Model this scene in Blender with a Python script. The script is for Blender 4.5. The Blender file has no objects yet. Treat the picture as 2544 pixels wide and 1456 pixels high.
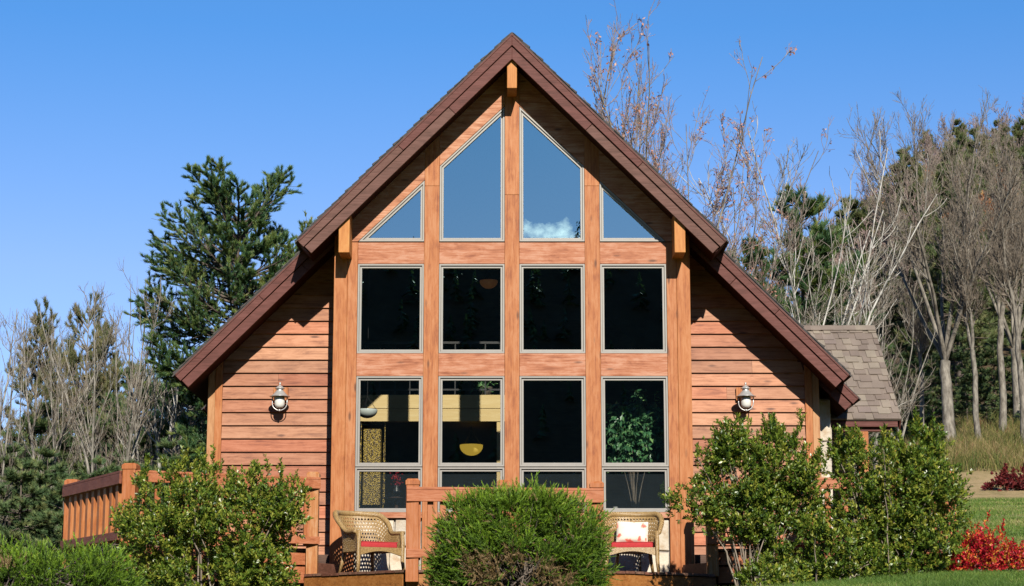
import bpy, bmesh, math, random
import numpy as np
from mathutils import Vector, Matrix

S = bpy.context.scene
COL = S.collection
R = math.radians
PI = math.pi

# ------------------------------------------------------------------ camera
F = 4900.0                      # focal length in pixels of a 2544 px wide picture
PITCH = math.atan(902.0 / F)
D = 30.6                        # metres from the camera to the window wall (y = 0)
ZC = -0.75                      # eye height, the ground at the house is near 0
cam_d = bpy.data.cameras.new("camera")
cam = bpy.data.objects.new("camera", cam_d)
COL.objects.link(cam)
cam_d.sensor_width = 36.0
cam_d.lens = 36.0 * F / 2544.0
cam_d.clip_start = 0.1
cam_d.clip_end = 3000
cam.location = (0, -D, ZC)
cam.rotation_euler = (PI / 2 + PITCH, 0, 0)
S.camera = cam

# ------------------------------------------------------------------ sun and sky
SUN_EL, SUN_AZ = R(31), R(10)   # azimuth: to the right, behind the camera
sv = Vector((math.sin(SUN_AZ) * math.cos(SUN_EL), -math.cos(SUN_AZ) * math.cos(SUN_EL), math.sin(SUN_EL)))
sd = bpy.data.lights.new("sun", "SUN")
sd.energy = 5.0
sd.angle = R(0.5)
sd.color = (1.0, 0.94, 0.84)
so = bpy.data.objects.new("sun", sd)
COL.objects.link(so)
so.location = (20, -60, 60)
so.rotation_euler = sv.to_track_quat('Z', 'Y').to_euler()

W = bpy.data.worlds.new("World")
S.world = W
W.use_nodes = True
nt = W.node_tree
for n in list(nt.nodes):
    nt.nodes.remove(n)
wo = nt.nodes.new("ShaderNodeOutputWorld")
bg = nt.nodes.new("ShaderNodeBackground")
bg.inputs['Strength'].default_value = 0.1
sky = nt.nodes.new("ShaderNodeTexSky")
sky.sky_type = 'NISHITA'
sky.sun_disc = False
sky.sun_elevation = SUN_EL
sky.sun_rotation = PI - SUN_AZ
sky.altitude = 300
sky.air_density = 1.0
sky.dust_density = 0.25
sky.ozone_density = 2.5
sgeo = nt.nodes.new("ShaderNodeTexCoord")
lift = nt.nodes.new("ShaderNodeVectorMath"); lift.operation = 'ADD'
lift.inputs[1].default_value = (0, 0, 0.02)
nt.links.new(sgeo.outputs['Generated'], lift.inputs[0])
lnorm = nt.nodes.new("ShaderNodeVectorMath"); lnorm.operation = 'NORMALIZE'
nt.links.new(lift.outputs[0], lnorm.inputs[0])
nt.links.new(lnorm.outputs[0], sky.inputs['Vector'])
hsv = nt.nodes.new("ShaderNodeHueSaturation")
hsv.inputs['Hue'].default_value = 0.5
hsv.inputs['Saturation'].default_value = 1.0
hsv.inputs['Value'].default_value = 0.80
stint = nt.nodes.new("ShaderNodeMix"); stint.data_type = 'RGBA'; stint.blend_type = 'MULTIPLY'
stint.inputs['Factor'].default_value = 1
sxyz = nt.nodes.new("ShaderNodeSeparateXYZ")
nt.links.new(sgeo.outputs['Generated'], sxyz.inputs[0])
sel = nt.nodes.new("ShaderNodeMapRange")      # paler, warmer haze towards the horizon
sel.inputs['From Min'].default_value = 0.31
sel.inputs['From Max'].default_value = 0.19
nt.links.new(sxyz.outputs['Z'], sel.inputs['Value'])
shz = nt.nodes.new("ShaderNodeMix"); shz.data_type = 'RGBA'
shz.inputs[6].default_value = (0.36, 0.705, 1.01, 1)
shz.inputs[7].default_value = (0.70, 0.745, 0.94, 1)
nt.links.new(sel.outputs[0], shz.inputs['Factor'])
nt.links.new(shz.outputs[2], stint.inputs[7])
nt.links.new(sky.outputs[0], stint.inputs[6])
nt.links.new(stint.outputs[2], hsv.inputs['Color'])
# small white clouds low in the south sky, behind the camera
tc = nt.nodes.new("ShaderNodeTexCoord")
mp = nt.nodes.new("ShaderNodeMapping")
mp.inputs['Scale'].default_value = (85, 1, 120)
nz = nt.nodes.new("ShaderNodeTexNoise")
nz.inputs['Scale'].default_value = 1.0
nz.inputs['Detail'].default_value = 7
nz.inputs['Roughness'].default_value = 0.6
nt.links.new(tc.outputs['Generated'], mp.inputs['Vector'])
nt.links.new(mp.outputs[0], nz.inputs['Vector'])
sub = nt.nodes.new("ShaderNodeVectorMath"); sub.operation = 'SUBTRACT'
cd = Vector((0.0215, -1, 0.2155)).normalized()
sub.inputs[1].default_value = cd
mul = nt.nodes.new("ShaderNodeVectorMath"); mul.operation = 'MULTIPLY'
mul.inputs[1].default_value = (1 / 0.022, 0.5, 1 / 0.0105)
ln = nt.nodes.new("ShaderNodeVectorMath"); ln.operation = 'LENGTH'
nt.links.new(tc.outputs['Generated'], sub.inputs[0])
nt.links.new(sub.outputs[0], mul.inputs[0])
nt.links.new(mul.outputs[0], ln.inputs[0])
mr = nt.nodes.new("ShaderNodeMapRange")
mr.inputs['From Min'].default_value = 1.5
mr.inputs['From Max'].default_value = 0.1
mr.inputs['To Min'].default_value = -0.25
mr.inputs['To Max'].default_value = 0.27
nt.links.new(ln.outputs['Value'], mr.inputs['Value'])
ad = nt.nodes.new("ShaderNodeMath"); ad.operation = 'ADD'
nt.links.new(mr.outputs[0], ad.inputs[0])
nt.links.new(nz.outputs[0], ad.inputs[1])
cr = nt.nodes.new("ShaderNodeMapRange")
cr.inputs['From Min'].default_value = 0.55
cr.inputs['From Max'].default_value = 0.98
nt.links.new(ad.outputs[0], cr.inputs['Value'])
mx = nt.nodes.new("ShaderNodeMix"); mx.data_type = 'RGBA'
nt.links.new(cr.outputs[0], mx.inputs['Factor'])
nt.links.new(hsv.outputs[0], mx.inputs[6])
mx.inputs[7].default_value = (20, 20, 20, 1)
nt.links.new(mx.outputs[2], bg.inputs['Color'])
nt.links.new(bg.outputs[0], wo.inputs['Surface'])

S.view_settings.view_transform = 'Standard'
S.view_settings.look = 'None'
S.view_settings.gamma = 1
S.view_settings.exposure = 1.0
S.view_settings.use_curve_mapping = False
S.render.engine = 'CYCLES'
S.cycles.max_bounces = 10
S.cycles.transparent_max_bounces = 16
S.cycles.diffuse_bounces = 3
S.cycles.caustics_reflective = False
S.cycles.caustics_refractive = False
S.cycles.use_denoising = True


# ------------------------------------------------------------------ helpers
def P(px, py, Y):
    """A measured picture point (2544 x 1456) at the depth Y it really stands at."""
    u, v = (px - 1272.0) / F, (728.0 - py) / F
    dy = math.cos(PITCH) - v * math.sin(PITCH)
    dz = math.sin(PITCH) + v * math.cos(PITCH)
    t = (Y + D) / dy
    return Vector((t * u, Y, ZC + t * dz))


def PX(px, py, Y): return P(px, py, Y).x
def PZ(py, Y): return P(1272, py, Y).z


def wloc(o):
    v = Vector((0, 0, 0))
    while o is not None:
        v = v + o.location
        o = o.parent
    return v


def tag(o, label=None, cat=None, group=None, kind=None):
    if label: o['label'] = label
    if cat: o['category'] = cat
    if group: o['group'] = group
    if kind: o['kind'] = kind
    return o


def thing(name, loc, label, cat, group=None):
    o = bpy.data.objects.new(name, None)
    o.empty_display_size = 0.2
    COL.objects.link(o)
    o.location = loc
    return tag(o, label, cat, group)


def link_mesh(me, name, mat, parent=None, smooth=False):
    o = bpy.data.objects.new(name, me)
    COL.objects.link(o)
    if mat is not None:
        me.materials.append(mat)
    if parent is not None:
        o.parent = parent
    if smooth:
        me.polygons.foreach_set('use_smooth', np.ones(len(me.polygons), dtype=bool))
    return o


def np_mesh(name, V, Fs, tint=None):
    """V (n,3), Fs list of (m,k) int arrays."""
    me = bpy.data.meshes.new(name)
    V = np.asarray(V, dtype=np.float32)
    me.vertices.add(len(V))
    me.vertices.foreach_set('co', V.ravel())
    loops = np.concatenate([f.ravel() for f in Fs]).astype(np.int32)
    tot = np.concatenate([np.full(len(f), f.shape[1], dtype=np.int32) for f in Fs])
    start = np.concatenate([[0], np.cumsum(tot)[:-1]]).astype(np.int32)
    me.loops.add(len(loops))
    me.loops.foreach_set('vertex_index', loops)
    me.polygons.add(len(tot))
    me.polygons.foreach_set('loop_start', start)
    me.update(calc_edges=True)
    if tint is not None:
        a = me.attributes.new('tint', 'FLOAT', 'FACE')
        a.data.foreach_set('value', np.asarray(tint, dtype=np.float32))
    return me


class MB:
    """Collects solid shapes (world coordinates) into one mesh."""
    def __init__(s): s.v, s.f = [], []

    def add(s, vs, fs):
        o = len(s.v)
        s.v += [tuple(v) for v in vs]
        s.f += [tuple(i + o for i in f) for f in fs]
        return s

    def box(s, x0, x1, y0, y1, z0, z1):
        return s.add([(x0, y0, z0), (x1, y0, z0), (x1, y1, z0), (x0, y1, z0),
                      (x0, y0, z1), (x1, y0, z1), (x1, y1, z1), (x0, y1, z1)],
                     [(0, 3, 2, 1), (4, 5, 6, 7), (0, 1, 5, 4), (1, 2, 6, 5), (2, 3, 7, 6), (3, 0, 4, 7)])

    def prism(s, pts, y0, y1):
        """pts (x, z) polygon extruded along y."""
        n = len(pts)
        vs = [(x, y0, z) for x, z in pts] + [(x, y1, z) for x, z in pts]
        fs = [tuple(range(n)), tuple(range(2 * n - 1, n - 1, -1))]
        fs += [(i, i + n, (i + 1) % n + n, (i + 1) % n) for i in range(n)]
        return s.add(vs, fs)

    def vprism(s, pts, z0, z1):
        """pts (x, y) polygon extruded along z."""
        n = len(pts)
        vs = [(x, y, z0) for x, y in pts] + [(x, y, z1) for x, y in pts]
        fs = [tuple(range(n - 1, -1, -1)), tuple(range(n, 2 * n))]
        fs += [(i, (i + 1) % n, (i + 1) % n + n, i + n) for i in range(n)]
        return s.add(vs, fs)

    def ring(s, outer, inner, y0, y1):
        n = len(outer)
        vs = [(x, y0, z) for x, z in outer] + [(x, y0, z) for x, z in inner] + \
             [(x, y1, z) for x, z in outer] + [(x, y1, z) for x, z in inner]
        fs = []
        for i in range(n):
            j = (i + 1) % n
            fs += [(i, j, n + j, n + i), (2 * n + i, 3 * n + i, 3 * n + j, 2 * n + j),
                   (i, 2 * n + i, 2 * n + j, j), (n + i, n + j, 3 * n + j, 3 * n + i)]
        return s.add(vs, fs)

    def bar(s, a, b, w, h, up=(0, 0, 1)):
        """A beam of width w and height h from a to b."""
        a, b = Vector(a), Vector(b)
        d = (b - a).normalized()
        up = Vector(up)
        sx = d.cross(up).normalized() * (w / 2)
        sz = sx.cross(d).normalized() * (h / 2)
        vs = [a - sx - sz, a + sx - sz, a + sx + sz, a - sx + sz, b - sx - sz, b + sx - sz, b + sx + sz, b - sx + sz]
        return s.add(vs, [(0, 1, 2, 3), (7, 6, 5, 4), (0, 4, 5, 1), (1, 5, 6, 2), (2, 6, 7, 3), (3, 7, 4, 0)])

    def tube(s, pts, r, n=8, cap=True):
        pts = [Vector(p) for p in pts]
        rs = r if isinstance(r, (list, tuple)) else [r] * len(pts)
        o = []
        ref = None
        for i, p in enumerate(pts):
            t = (pts[min(i + 1, len(pts) - 1)] - pts[max(i - 1, 0)]).normalized()
            if ref is None:
                ref = Vector((0, 0, 1)) if abs(t.z) < 0.9 else Vector((1, 0, 0))
            a = t.cross(ref).normalized()
            b = a.cross(t).normalized()
            ref = b
            for k in range(n):
                an = 2 * PI * k / n
                o.append(p + (a * math.cos(an) + b * math.sin(an)) * rs[i])
        fs = []
        for i in range(len(pts) - 1):
            for k in range(n):
                fs.append((i * n + k, (i + 1) * n + k, (i + 1) * n + (k + 1) % n, i * n + (k + 1) % n))
        if cap:
            fs.append(tuple(range(n)))
            fs.append(tuple(range(len(pts) * n - 1, (len(pts) - 1) * n - 1, -1)))
        return s.add(o, fs)

    def lathe(s, prof, c, n=24):
        """prof: (r, z) pairs round the vertical axis through c."""
        vs, fs = [], []
        for r_, z in prof:
            for k in range(n):
                a = 2 * PI * k / n
                vs.append((c[0] + r_ * math.cos(a), c[1] + r_ * math.sin(a), c[2] + z))
        for i in range(len(prof) - 1):
            for k in range(n):
                fs.append((i * n + k, i * n + (k + 1) % n, (i + 1) * n + (k + 1) % n, (i + 1) * n + k))
        return s.add(vs, fs)

    def build(s, name, mat, parent=None, bevel=0, smooth=False):
        off = wloc(parent) if parent is not None else Vector((0, 0, 0))
        me = bpy.data.meshes.new(name)
        me.from_pydata([(v[0] - off.x, v[1] - off.y, v[2] - off.z) for v in s.v], [], s.f)
        bm = bmesh.new(); bm.from_mesh(me)
        bmesh.ops.recalc_face_normals(bm, faces=bm.faces)
        bm.to_mesh(me); bm.free()
        o = link_mesh(me, name, mat, parent, smooth)
        if bevel:
            m = o.modifiers.new("bevel", 'BEVEL')
            m.width = bevel; m.segments = 2; m.limit_method = 'ANGLE'; m.angle_limit = R(50)
        return o


def copy_tree(o, parent=None):
    c = o.copy()
    COL.objects.link(c)
    if parent is not None:
        c.parent = parent
    for ch in [x for x in o.children]:
        copy_tree(ch, c)
    return c


def inset(poly, t):
    """Offset a convex polygon (x, z) inwards by t."""
    n = len(poly)
    ar = sum(poly[i][0] * poly[(i + 1) % n][1] - poly[(i + 1) % n][0] * poly[i][1] for i in range(n))
    sg = 1 if ar > 0 else -1
    out = []
    for i in range(n):
        p0, p1, p2 = [Vector((*poly[(i + k) % n], 0)).to_2d() for k in (-1, 0, 1)]
        d1, d2 = (p1 - p0).normalized(), (p2 - p1).normalized()
        n1, n2 = Vector((-d1.y, d1.x)) * sg, Vector((-d2.y, d2.x)) * sg
        a1, a2 = p1 + n1 * t, p1 + n2 * t
        cr_ = d1.x * d2.y - d1.y * d2.x
        k = ((a2.x - a1.x) * d2.y - (a2.y - a1.y) * d2.x) / cr_
        q = a1 + d1 * k
        out.append((q.x, q.y))
    return out


# ------------------------------------------------------------------ materials
ALB = 0.77      # the picture is exposed one stop up, for stained wood and leaves of ordinary darkness


def new_mat(name):
    m = bpy.data.materials.new(name)
    m.use_nodes = True
    t = m.node_tree
    b = t.nodes['Principled BSDF']
    return m, t, b


def N(t, kind, **kw):
    n = t.nodes.new(kind)
    for k, v in kw.items():
        if k in n.inputs:
            n.inputs[k].default_value = v
        else:
            setattr(n, k, v)
    return n


def ramp(t, stops, interp='LINEAR'):
    r = t.nodes.new('ShaderNodeValToRGB')
    r.color_ramp.interpolation = interp
    e = r.color_ramp.elements
    while len(e) < len(stops):
        e.new(0.5)
    for el, (p, c) in zip(e, stops):
        el.position = p
        el.color = (*[x * ALB for x in c], 1)
    return r


def mixc(t, fac, a, b, blend='MIX'):
    n = t.nodes.new('ShaderNodeMix')
    n.data_type = 'RGBA'
    n.blend_type = blend
    for sock, v in ((n.inputs['Factor'], fac), (n.inputs[6], a), (n.inputs[7], b)):
        if isinstance(v, (int, float)):
            sock.default_value = v
        elif isinstance(v, tuple):
            sock.default_value = (*v, 1) if len(v) == 3 else v
        else:
            t.links.new(v, sock)
    return n.outputs[2]


def math_(t, op, a, b=0.0):
    n = t.nodes.new('ShaderNodeMath')
    n.operation = op
    for s_, v in zip(n.inputs, (a, b)):
        if isinstance(v, (int, float)):
            s_.default_value = v
        else:
            t.links.new(v, s_)
    return n.outputs[0]


def wood(name, cols, axis='X', rough=0.62, knots=0.5, vary=0.22, spec=0.3, patch=0.6, grain=1.0):
    """Stained softwood: grain along an axis, boards that differ, weather patches and knots."""
    m, t, b = new_mat(name)
    c = N(t, 'ShaderNodeTexCoord')
    geo = N(t, 'ShaderNodeNewGeometry')
    rnd = geo.outputs['Random Per Island']
    off = N(t, 'ShaderNodeCombineXYZ')
    for i in range(3):
        t.links.new(math_(t, 'MULTIPLY', rnd, 37.0 + 11 * i), off.inputs[i])
    va = N(t, 'ShaderNodeVectorMath', operation='ADD')
    t.links.new(c.outputs['Object'], va.inputs[0])
    t.links.new(off.outputs[0], va.inputs[1])
    sc = {'X': (1.1, 22, 22), 'Y': (22, 1.1, 22), 'Z': (22, 22, 1.1)}[axis]
    mp1 = N(t, 'ShaderNodeMapping'); mp1.inputs['Scale'].default_value = sc
    t.links.new(va.outputs[0], mp1.inputs['Vector'])
    n1 = N(t, 'ShaderNodeTexNoise', Scale=1.6, Detail=6.0, Roughness=0.62, Distortion=0.7)
    t.links.new(mp1.outputs[0], n1.inputs['Vector'])
    sp = {'X': (0.9, 3, 3), 'Y': (3, 0.9, 3), 'Z': (3, 3, 0.9)}[axis]
    mp2 = N(t, 'ShaderNodeMapping'); mp2.inputs['Scale'].default_value = sp
    t.links.new(va.outputs[0], mp2.inputs['Vector'])
    n2 = N(t, 'ShaderNodeTexNoise', Scale=3.0, Detail=6.0, Roughness=0.7, Distortion=0.5)
    t.links.new(mp2.outputs[0], n2.inputs['Vector'])
    g = math_(t, 'ADD', math_(t, 'MULTIPLY', n1.outputs[0], 0.55 * grain), math_(t, 'MULTIPLY', n2.outputs[0], patch))
    rp = ramp(t, [(0.44, cols[0]), (0.56, cols[1]), (0.67, cols[2])])
    t.links.new(g, rp.inputs[0])
    col = rp.outputs[0]
    # board to board
    vr = N(t, 'ShaderNodeHueSaturation')
    t.links.new(col, vr.inputs['Color'])
    t.links.new(math_(t, 'ADD', math_(t, 'MULTIPLY', rnd, vary), 1.0 - vary / 2), vr.inputs['Value'])
    r2 = math_(t, 'FRACT', math_(t, 'MULTIPLY', rnd, 7.31))
    t.links.new(math_(t, 'ADD', math_(t, 'MULTIPLY', r2, 0.016), 0.492), vr.inputs['Hue'])
    t.links.new(math_(t, 'ADD', math_(t, 'MULTIPLY', r2, -0.14), 1.06), vr.inputs['Saturation'])
    col = vr.outputs[0]
    if knots:
        sk = {'X': (1.3, 4.5, 4.5), 'Y': (4.5, 1.3, 4.5), 'Z': (4.5, 4.5, 1.3)}[axis]
        mp3 = N(t, 'ShaderNodeMapping'); mp3.inputs['Scale'].default_value = sk
        t.links.new(va.outputs[0], mp3.inputs['Vector'])
        vo = N(t, 'ShaderNodeTexVoronoi', Scale=1.2)
        t.links.new(mp3.outputs[0], vo.inputs['Vector'])
        k = N(t, 'ShaderNodeMapRange')
        k.inputs['From Min'].default_value = 0.15
        k.inputs['From Max'].default_value = 0.06
        k.inputs['To Max'].default_value = knots
        t.links.new(vo.outputs['Distance'], k.inputs['Value'])
        col = mixc(t, k.outputs[0], col, tuple(x * 0.35 for x in cols[0]))
    t.links.new(col, b.inputs['Base Color'])
    b.inputs['Roughness'].default_value = rough
    b.inputs['Specular IOR Level'].default_value = spec
    bp = N(t, 'ShaderNodeBump', Strength=0.35, Distance=0.01)
    t.links.new(n1.outputs[0], bp.inputs['Height'])
    t.links.new(bp.outputs[0], b.inputs['Normal'])
    return m


def plain(name, col, rough=0.5, metal=0.0, var=0.12, scale=9.0, bump=0.1, spec=0.5, emit=None, estr=0):
    m, t, b = new_mat(name)
    c = N(t, 'ShaderNodeTexCoord')
    n = N(t, 'ShaderNodeTexNoise', Scale=scale, Detail=5.0)
    t.links.new(c.outputs['Object'], n.inputs['Vector'])
    rp = ramp(t, [(0.3, tuple(x * (1 - var) for x in col)), (0.7, tuple(min(1, x * (1 + var)) for x in col))])
    t.links.new(n.outputs[0], rp.inputs[0])
    t.links.new(rp.outputs[0], b.inputs['Base Color'])
    b.inputs['Roughness'].default_value = rough
    b.inputs['Metallic'].default_value = metal
    b.inputs['Specular IOR Level'].default_value = spec
    if bump:
        bp = N(t, 'ShaderNodeBump', Strength=bump, Distance=0.01)
        t.links.new(n.outputs[0], bp.inputs['Height'])
        t.links.new(bp.outputs[0], b.inputs['Normal'])
    if emit:
        b.inputs['Emission Color'].default_value = (*emit, 1)
        b.inputs['Emission Strength'].default_value = estr
    return m


def leafmat(name, stops, rough=0.45, trans=0.25, spec=0.5):
    m, t, b = new_mat(name)
    a = N(t, 'ShaderNodeAttribute', attribute_name='tint')
    rp = ramp(t, stops)
    t.links.new(a.outputs['Fac'], rp.inputs[0])
    t.links.new(rp.outputs[0], b.inputs['Base Color'])
    b.inputs['Roughness'].default_value = rough
    b.inputs['Specular IOR Level'].default_value = spec
    tr = N(t, 'ShaderNodeBsdfTranslucent')
    t.links.new(rp.outputs[0], tr.inputs['Color'])
    ms = N(t, 'ShaderNodeMixShader')
    ms.inputs[0].default_value = trans
    t.links.new(b.outputs[0], ms.inputs[1])
    t.links.new(tr.outputs[0], ms.inputs[2])
    t.links.new(ms.outputs[0], t.nodes['Material Output'].inputs['Surface'])
    return m


def bark(name, c0, c1, scale=6.0):
    m, t, b = new_mat(name)
    c = N(t, 'ShaderNodeTexCoord')
    mp_ = N(t, 'ShaderNodeMapping'); mp_.inputs['Scale'].default_value = (1, 1, 0.35)
    t.links.new(c.outputs['Object'], mp_.inputs['Vector'])
    n = N(t, 'ShaderNodeTexNoise', Scale=scale, Detail=7.0, Roughness=0.7)
    t.links.new(mp_.outputs[0], n.inputs['Vector'])
    rp = ramp(t, [(0.38, c0), (0.62, c1)])
    t.links.new(n.outputs[0], rp.inputs[0])
    t.links.new(rp.outputs[0], b.inputs['Base Color'])
    b.inputs['Roughness'].default_value = 0.85
    b.inputs['Specular IOR Level'].default_value = 0.15
    bp = N(t, 'ShaderNodeBump', Strength=0.6, Distance=0.03)
    t.links.new(n.outputs[0], bp.inputs['Height'])
    t.links.new(bp.outputs[0], b.inputs['Normal'])
    return m


M = {}
M['siding'] = wood('cedar siding', [(0.165, 0.048, 0.017), (0.285, 0.10, 0.040), (0.34, 0.136, 0.066)], 'X', knots=0.85, vary=0.42)
M['rail'] = wood('cedar rail boards', [(0.20, 0.064, 0.022), (0.33, 0.13, 0.056), (0.40, 0.205, 0.12)], 'X', knots=0.9, vary=0.16)
M['post'] = wood('cedar upright boards', [(0.21, 0.066, 0.019), (0.325, 0.122, 0.036), (0.37, 0.165, 0.066)], 'Z', knots=0.9, vary=0.16)
M['orange'] = wood('orange stained timber', [(0.23, 0.074, 0.019), (0.325, 0.122, 0.034), (0.37, 0.16, 0.058)], 'Z', knots=0.4, vary=0.1)
M['beam'] = wood('golden beam ends', [(0.31, 0.12, 0.025), (0.39, 0.165, 0.04), (0.43, 0.21, 0.06)], 'Z', knots=0.5, vary=0.08)
M['fascia'] = wood('brown fascia stain', [(0.064, 0.0235, 0.0165), (0.092, 0.034, 0.025), (0.115, 0.045, 0.035)], 'X', knots=0.2, vary=0.12, rough=0.6, spec=0.15)
M['soffit'] = wood('red brown soffit boards', [(0.034, 0.011, 0.0065), (0.05, 0.0165, 0.010), (0.062, 0.021, 0.014)], 'X', knots=0.2, vary=0.2, spec=0.1)
M['deckrail'] = wood('weathered deck rail', [(0.22, 0.07, 0.024), (0.31, 0.11, 0.040), (0.35, 0.145, 0.068)], 'X', knots=0.4, vary=0.16)
M['shaderail'] = wood('shaded red brown rail', [(0.11, 0.034, 0.014), (0.15, 0.048, 0.022), (0.18, 0.066, 0.034)], 'Y', knots=0.3, vary=0.1)  # rail wood darkened to imitate the weak grazing sun on its face
M['deckpost'] = wood('weathered deck posts', [(0.22, 0.068, 0.021), (0.31, 0.112, 0.033), (0.34, 0.14, 0.06)], 'Z', knots=0.4, vary=0.14)
M['deckold'] = wood('worn honey deck post', [(0.25, 0.09, 0.024), (0.34, 0.145, 0.043), (0.38, 0.21, 0.10)], 'Z', knots=0.4, vary=0.14)
M['decking'] = wood('brown decking', [(0.075, 0.033, 0.018), (0.12, 0.053, 0.032), (0.17, 0.078, 0.05)], 'Y', knots=0.2, vary=0.3)
M['deckface'] = wood('honey deck fascia', [(0.14, 0.055, 0.014), (0.25, 0.105, 0.026), (0.30, 0.14, 0.042)], 'X', knots=0.4, vary=0.2)
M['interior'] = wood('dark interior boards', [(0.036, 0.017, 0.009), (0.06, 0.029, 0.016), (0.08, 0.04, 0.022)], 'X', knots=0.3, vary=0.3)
M['pine'] = wood('pale knotty pine', [(0.78, 0.60, 0.28), (0.84, 0.67, 0.34), (0.88, 0.73, 0.41)], 'X', knots=0.85, vary=0.1, patch=0.4)
M['frame'] = plain('taupe window frame', (0.215, 0.196, 0.17), 0.45, var=0.05, bump=0.02)
M['metal'] = plain('satin pewter', (0.50, 0.49, 0.47), 0.38, metal=0.55, var=0.1, scale=30, bump=0.05)
M['globe'] = plain('frosted lamp glass', (0.58, 0.57, 0.52), 0.25, var=0.04, bump=0)
M['black'] = plain('black metal', (0.02, 0.02, 0.022), 0.4)
M['cushion'] = plain('red cushion cloth', (0.36, 0.03, 0.033), 0.85, var=0.12, scale=60, bump=0.25, spec=0.2)
M['concrete'] = plain('mortar', (0.30, 0.27, 0.23), 0.9, var=0.15, scale=25, bump=0.4)


def glass_mat():
    m, t, b = new_mat('reflective window glass')
    t.nodes.remove(b)
    tr = N(t, 'ShaderNodeBsdfTransparent'); tr.inputs[0].default_value = (0.96, 0.97, 0.95, 1)
    gl = N(t, 'ShaderNodeBsdfGlossy', Roughness=0.0); gl.inputs['Color'].default_value = (0.68, 0.99, 1.0, 1)
    c = N(t, 'ShaderNodeTexCoord')
    n = N(t, 'ShaderNodeTexNoise', Scale=1.3, Detail=2.0)
    t.links.new(c.outputs['Object'], n.inputs['Vector'])
    bp = N(t, 'ShaderNodeBump', Strength=0.02, Distance=0.02)
    t.links.new(n.outputs[0], bp.inputs['Height'])
    t.links.new(bp.outputs[0], gl.inputs['Normal'])
    ms = N(t, 'ShaderNodeMixShader'); ms.inputs[0].default_value = 0.32
    t.links.new(tr.outputs[0], ms.inputs[1]); t.links.new(gl.outputs[0], ms.inputs[2])
    t.links.new(ms.outputs[0], t.nodes['Material Output'].inputs['Surface'])
    return m


M['glass'] = glass_mat()


def refl_tint_mat():
    m, t, b = new_mat('slate reflection tint')  # see-through slate colour imitating the bluish reflection in the lower panes
    b.inputs['Base Color'].default_value = (0.028, 0.05, 0.066, 1)
    b.inputs['Roughness'].default_value = 0.6
    c = N(t, 'ShaderNodeTexCoord')
    n = N(t, 'ShaderNodeTexNoise', Scale=3.0, Detail=3.0)
    t.links.new(c.outputs['Object'], n.inputs['Vector'])
    tr = N(t, 'ShaderNodeBsdfTransparent')
    ms = N(t, 'ShaderNodeMixShader')
    t.links.new(math_(t, 'ADD', math_(t, 'MULTIPLY', n.outputs[0], 0.12), 0.14), ms.inputs[0])
    t.links.new(tr.outputs[0], ms.inputs[1]); t.links.new(b.outputs[0], ms.inputs[2])
    t.links.new(ms.outputs[0], t.nodes['Material Output'].inputs['Surface'])
    return m


M['refl_tint'] = refl_tint_mat()


def stone_mat():
    m, t, b = new_mat('pale fieldstone')
    c = N(t, 'ShaderNodeTexCoord')
    geo = N(t, 'ShaderNodeNewGeometry')
    n = N(t, 'ShaderNodeTexNoise', Scale=5.0, Detail=8.0, Roughness=0.65)
    t.links.new(c.outputs['Object'], n.inputs['Vector'])
    rp = ramp(t, [(0.3, (0.33, 0.22, 0.125)), (0.46, (0.44, 0.37, 0.275)), (0.7, (0.52, 0.475, 0.40))])
    t.links.new(n.outputs[0], rp.inputs[0])
    h = N(t, 'ShaderNodeHueSaturation')
    t.links.new(rp.outputs[0], h.inputs['Color'])
    t.links.new(math_(t, 'ADD', math_(t, 'MULTIPLY', geo.outputs['Random Per Island'], 0.35), 0.8), h.inputs['Value'])
    t.links.new(h.outputs[0], b.inputs['Base Color'])
    b.inputs['Roughness'].default_value = 0.85
    n2 = N(t, 'ShaderNodeTexNoise', Scale=22.0, Detail=6.0)
    t.links.new(c.outputs['Object'], n2.inputs['Vector'])
    bp = N(t, 'ShaderNodeBump', Strength=0.6, Distance=0.02)
    t.links.new(n2.outputs[0], bp.inputs['Height'])
    t.links.new(bp.outputs[0], b.inputs['Normal'])
    return m


M['stone'] = stone_mat()


def shingle_mat():
    m, t, b = new_mat('grey brown roof shingles')
    c = N(t, 'ShaderNodeTexCoord')
    geo = N(t, 'ShaderNodeNewGeometry')
    rp = ramp(t, [(0.0, (0.125, 0.092, 0.072)), (0.5, (0.165, 0.128, 0.10)), (0.85, (0.20, 0.165, 0.122)), (1.0, (0.14, 0.10, 0.09))])
    t.links.new(geo.outputs['Random Per Island'], rp.inputs[0])
    n = N(t, 'ShaderNodeTexNoise', Scale=160.0, Detail=3.0)
    t.links.new(c.outputs['Object'], n.inputs['Vector'])
    n3 = N(t, 'ShaderNodeTexNoise', Scale=2.5, Detail=5.0)
    t.links.new(c.outputs['Object'], n3.inputs['Vector'])
    col = mixc(t, 0.55, rp.outputs[0], n.outputs[0], 'OVERLAY')
    col = mixc(t, 0.35, col, n3.outputs[0], 'OVERLAY')
    t.links.new(col, b.inputs['Base Color'])
    b.inputs['Roughness'].default_value = 0.9
    bp = N(t, 'ShaderNodeBump', Strength=0.5, Distance=0.005)
    t.links.new(n.outputs[0], bp.inputs['Height'])
    t.links.new(bp.outputs[0], b.inputs['Normal'])
    return m


M['shingle'] = shingle_mat()


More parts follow.
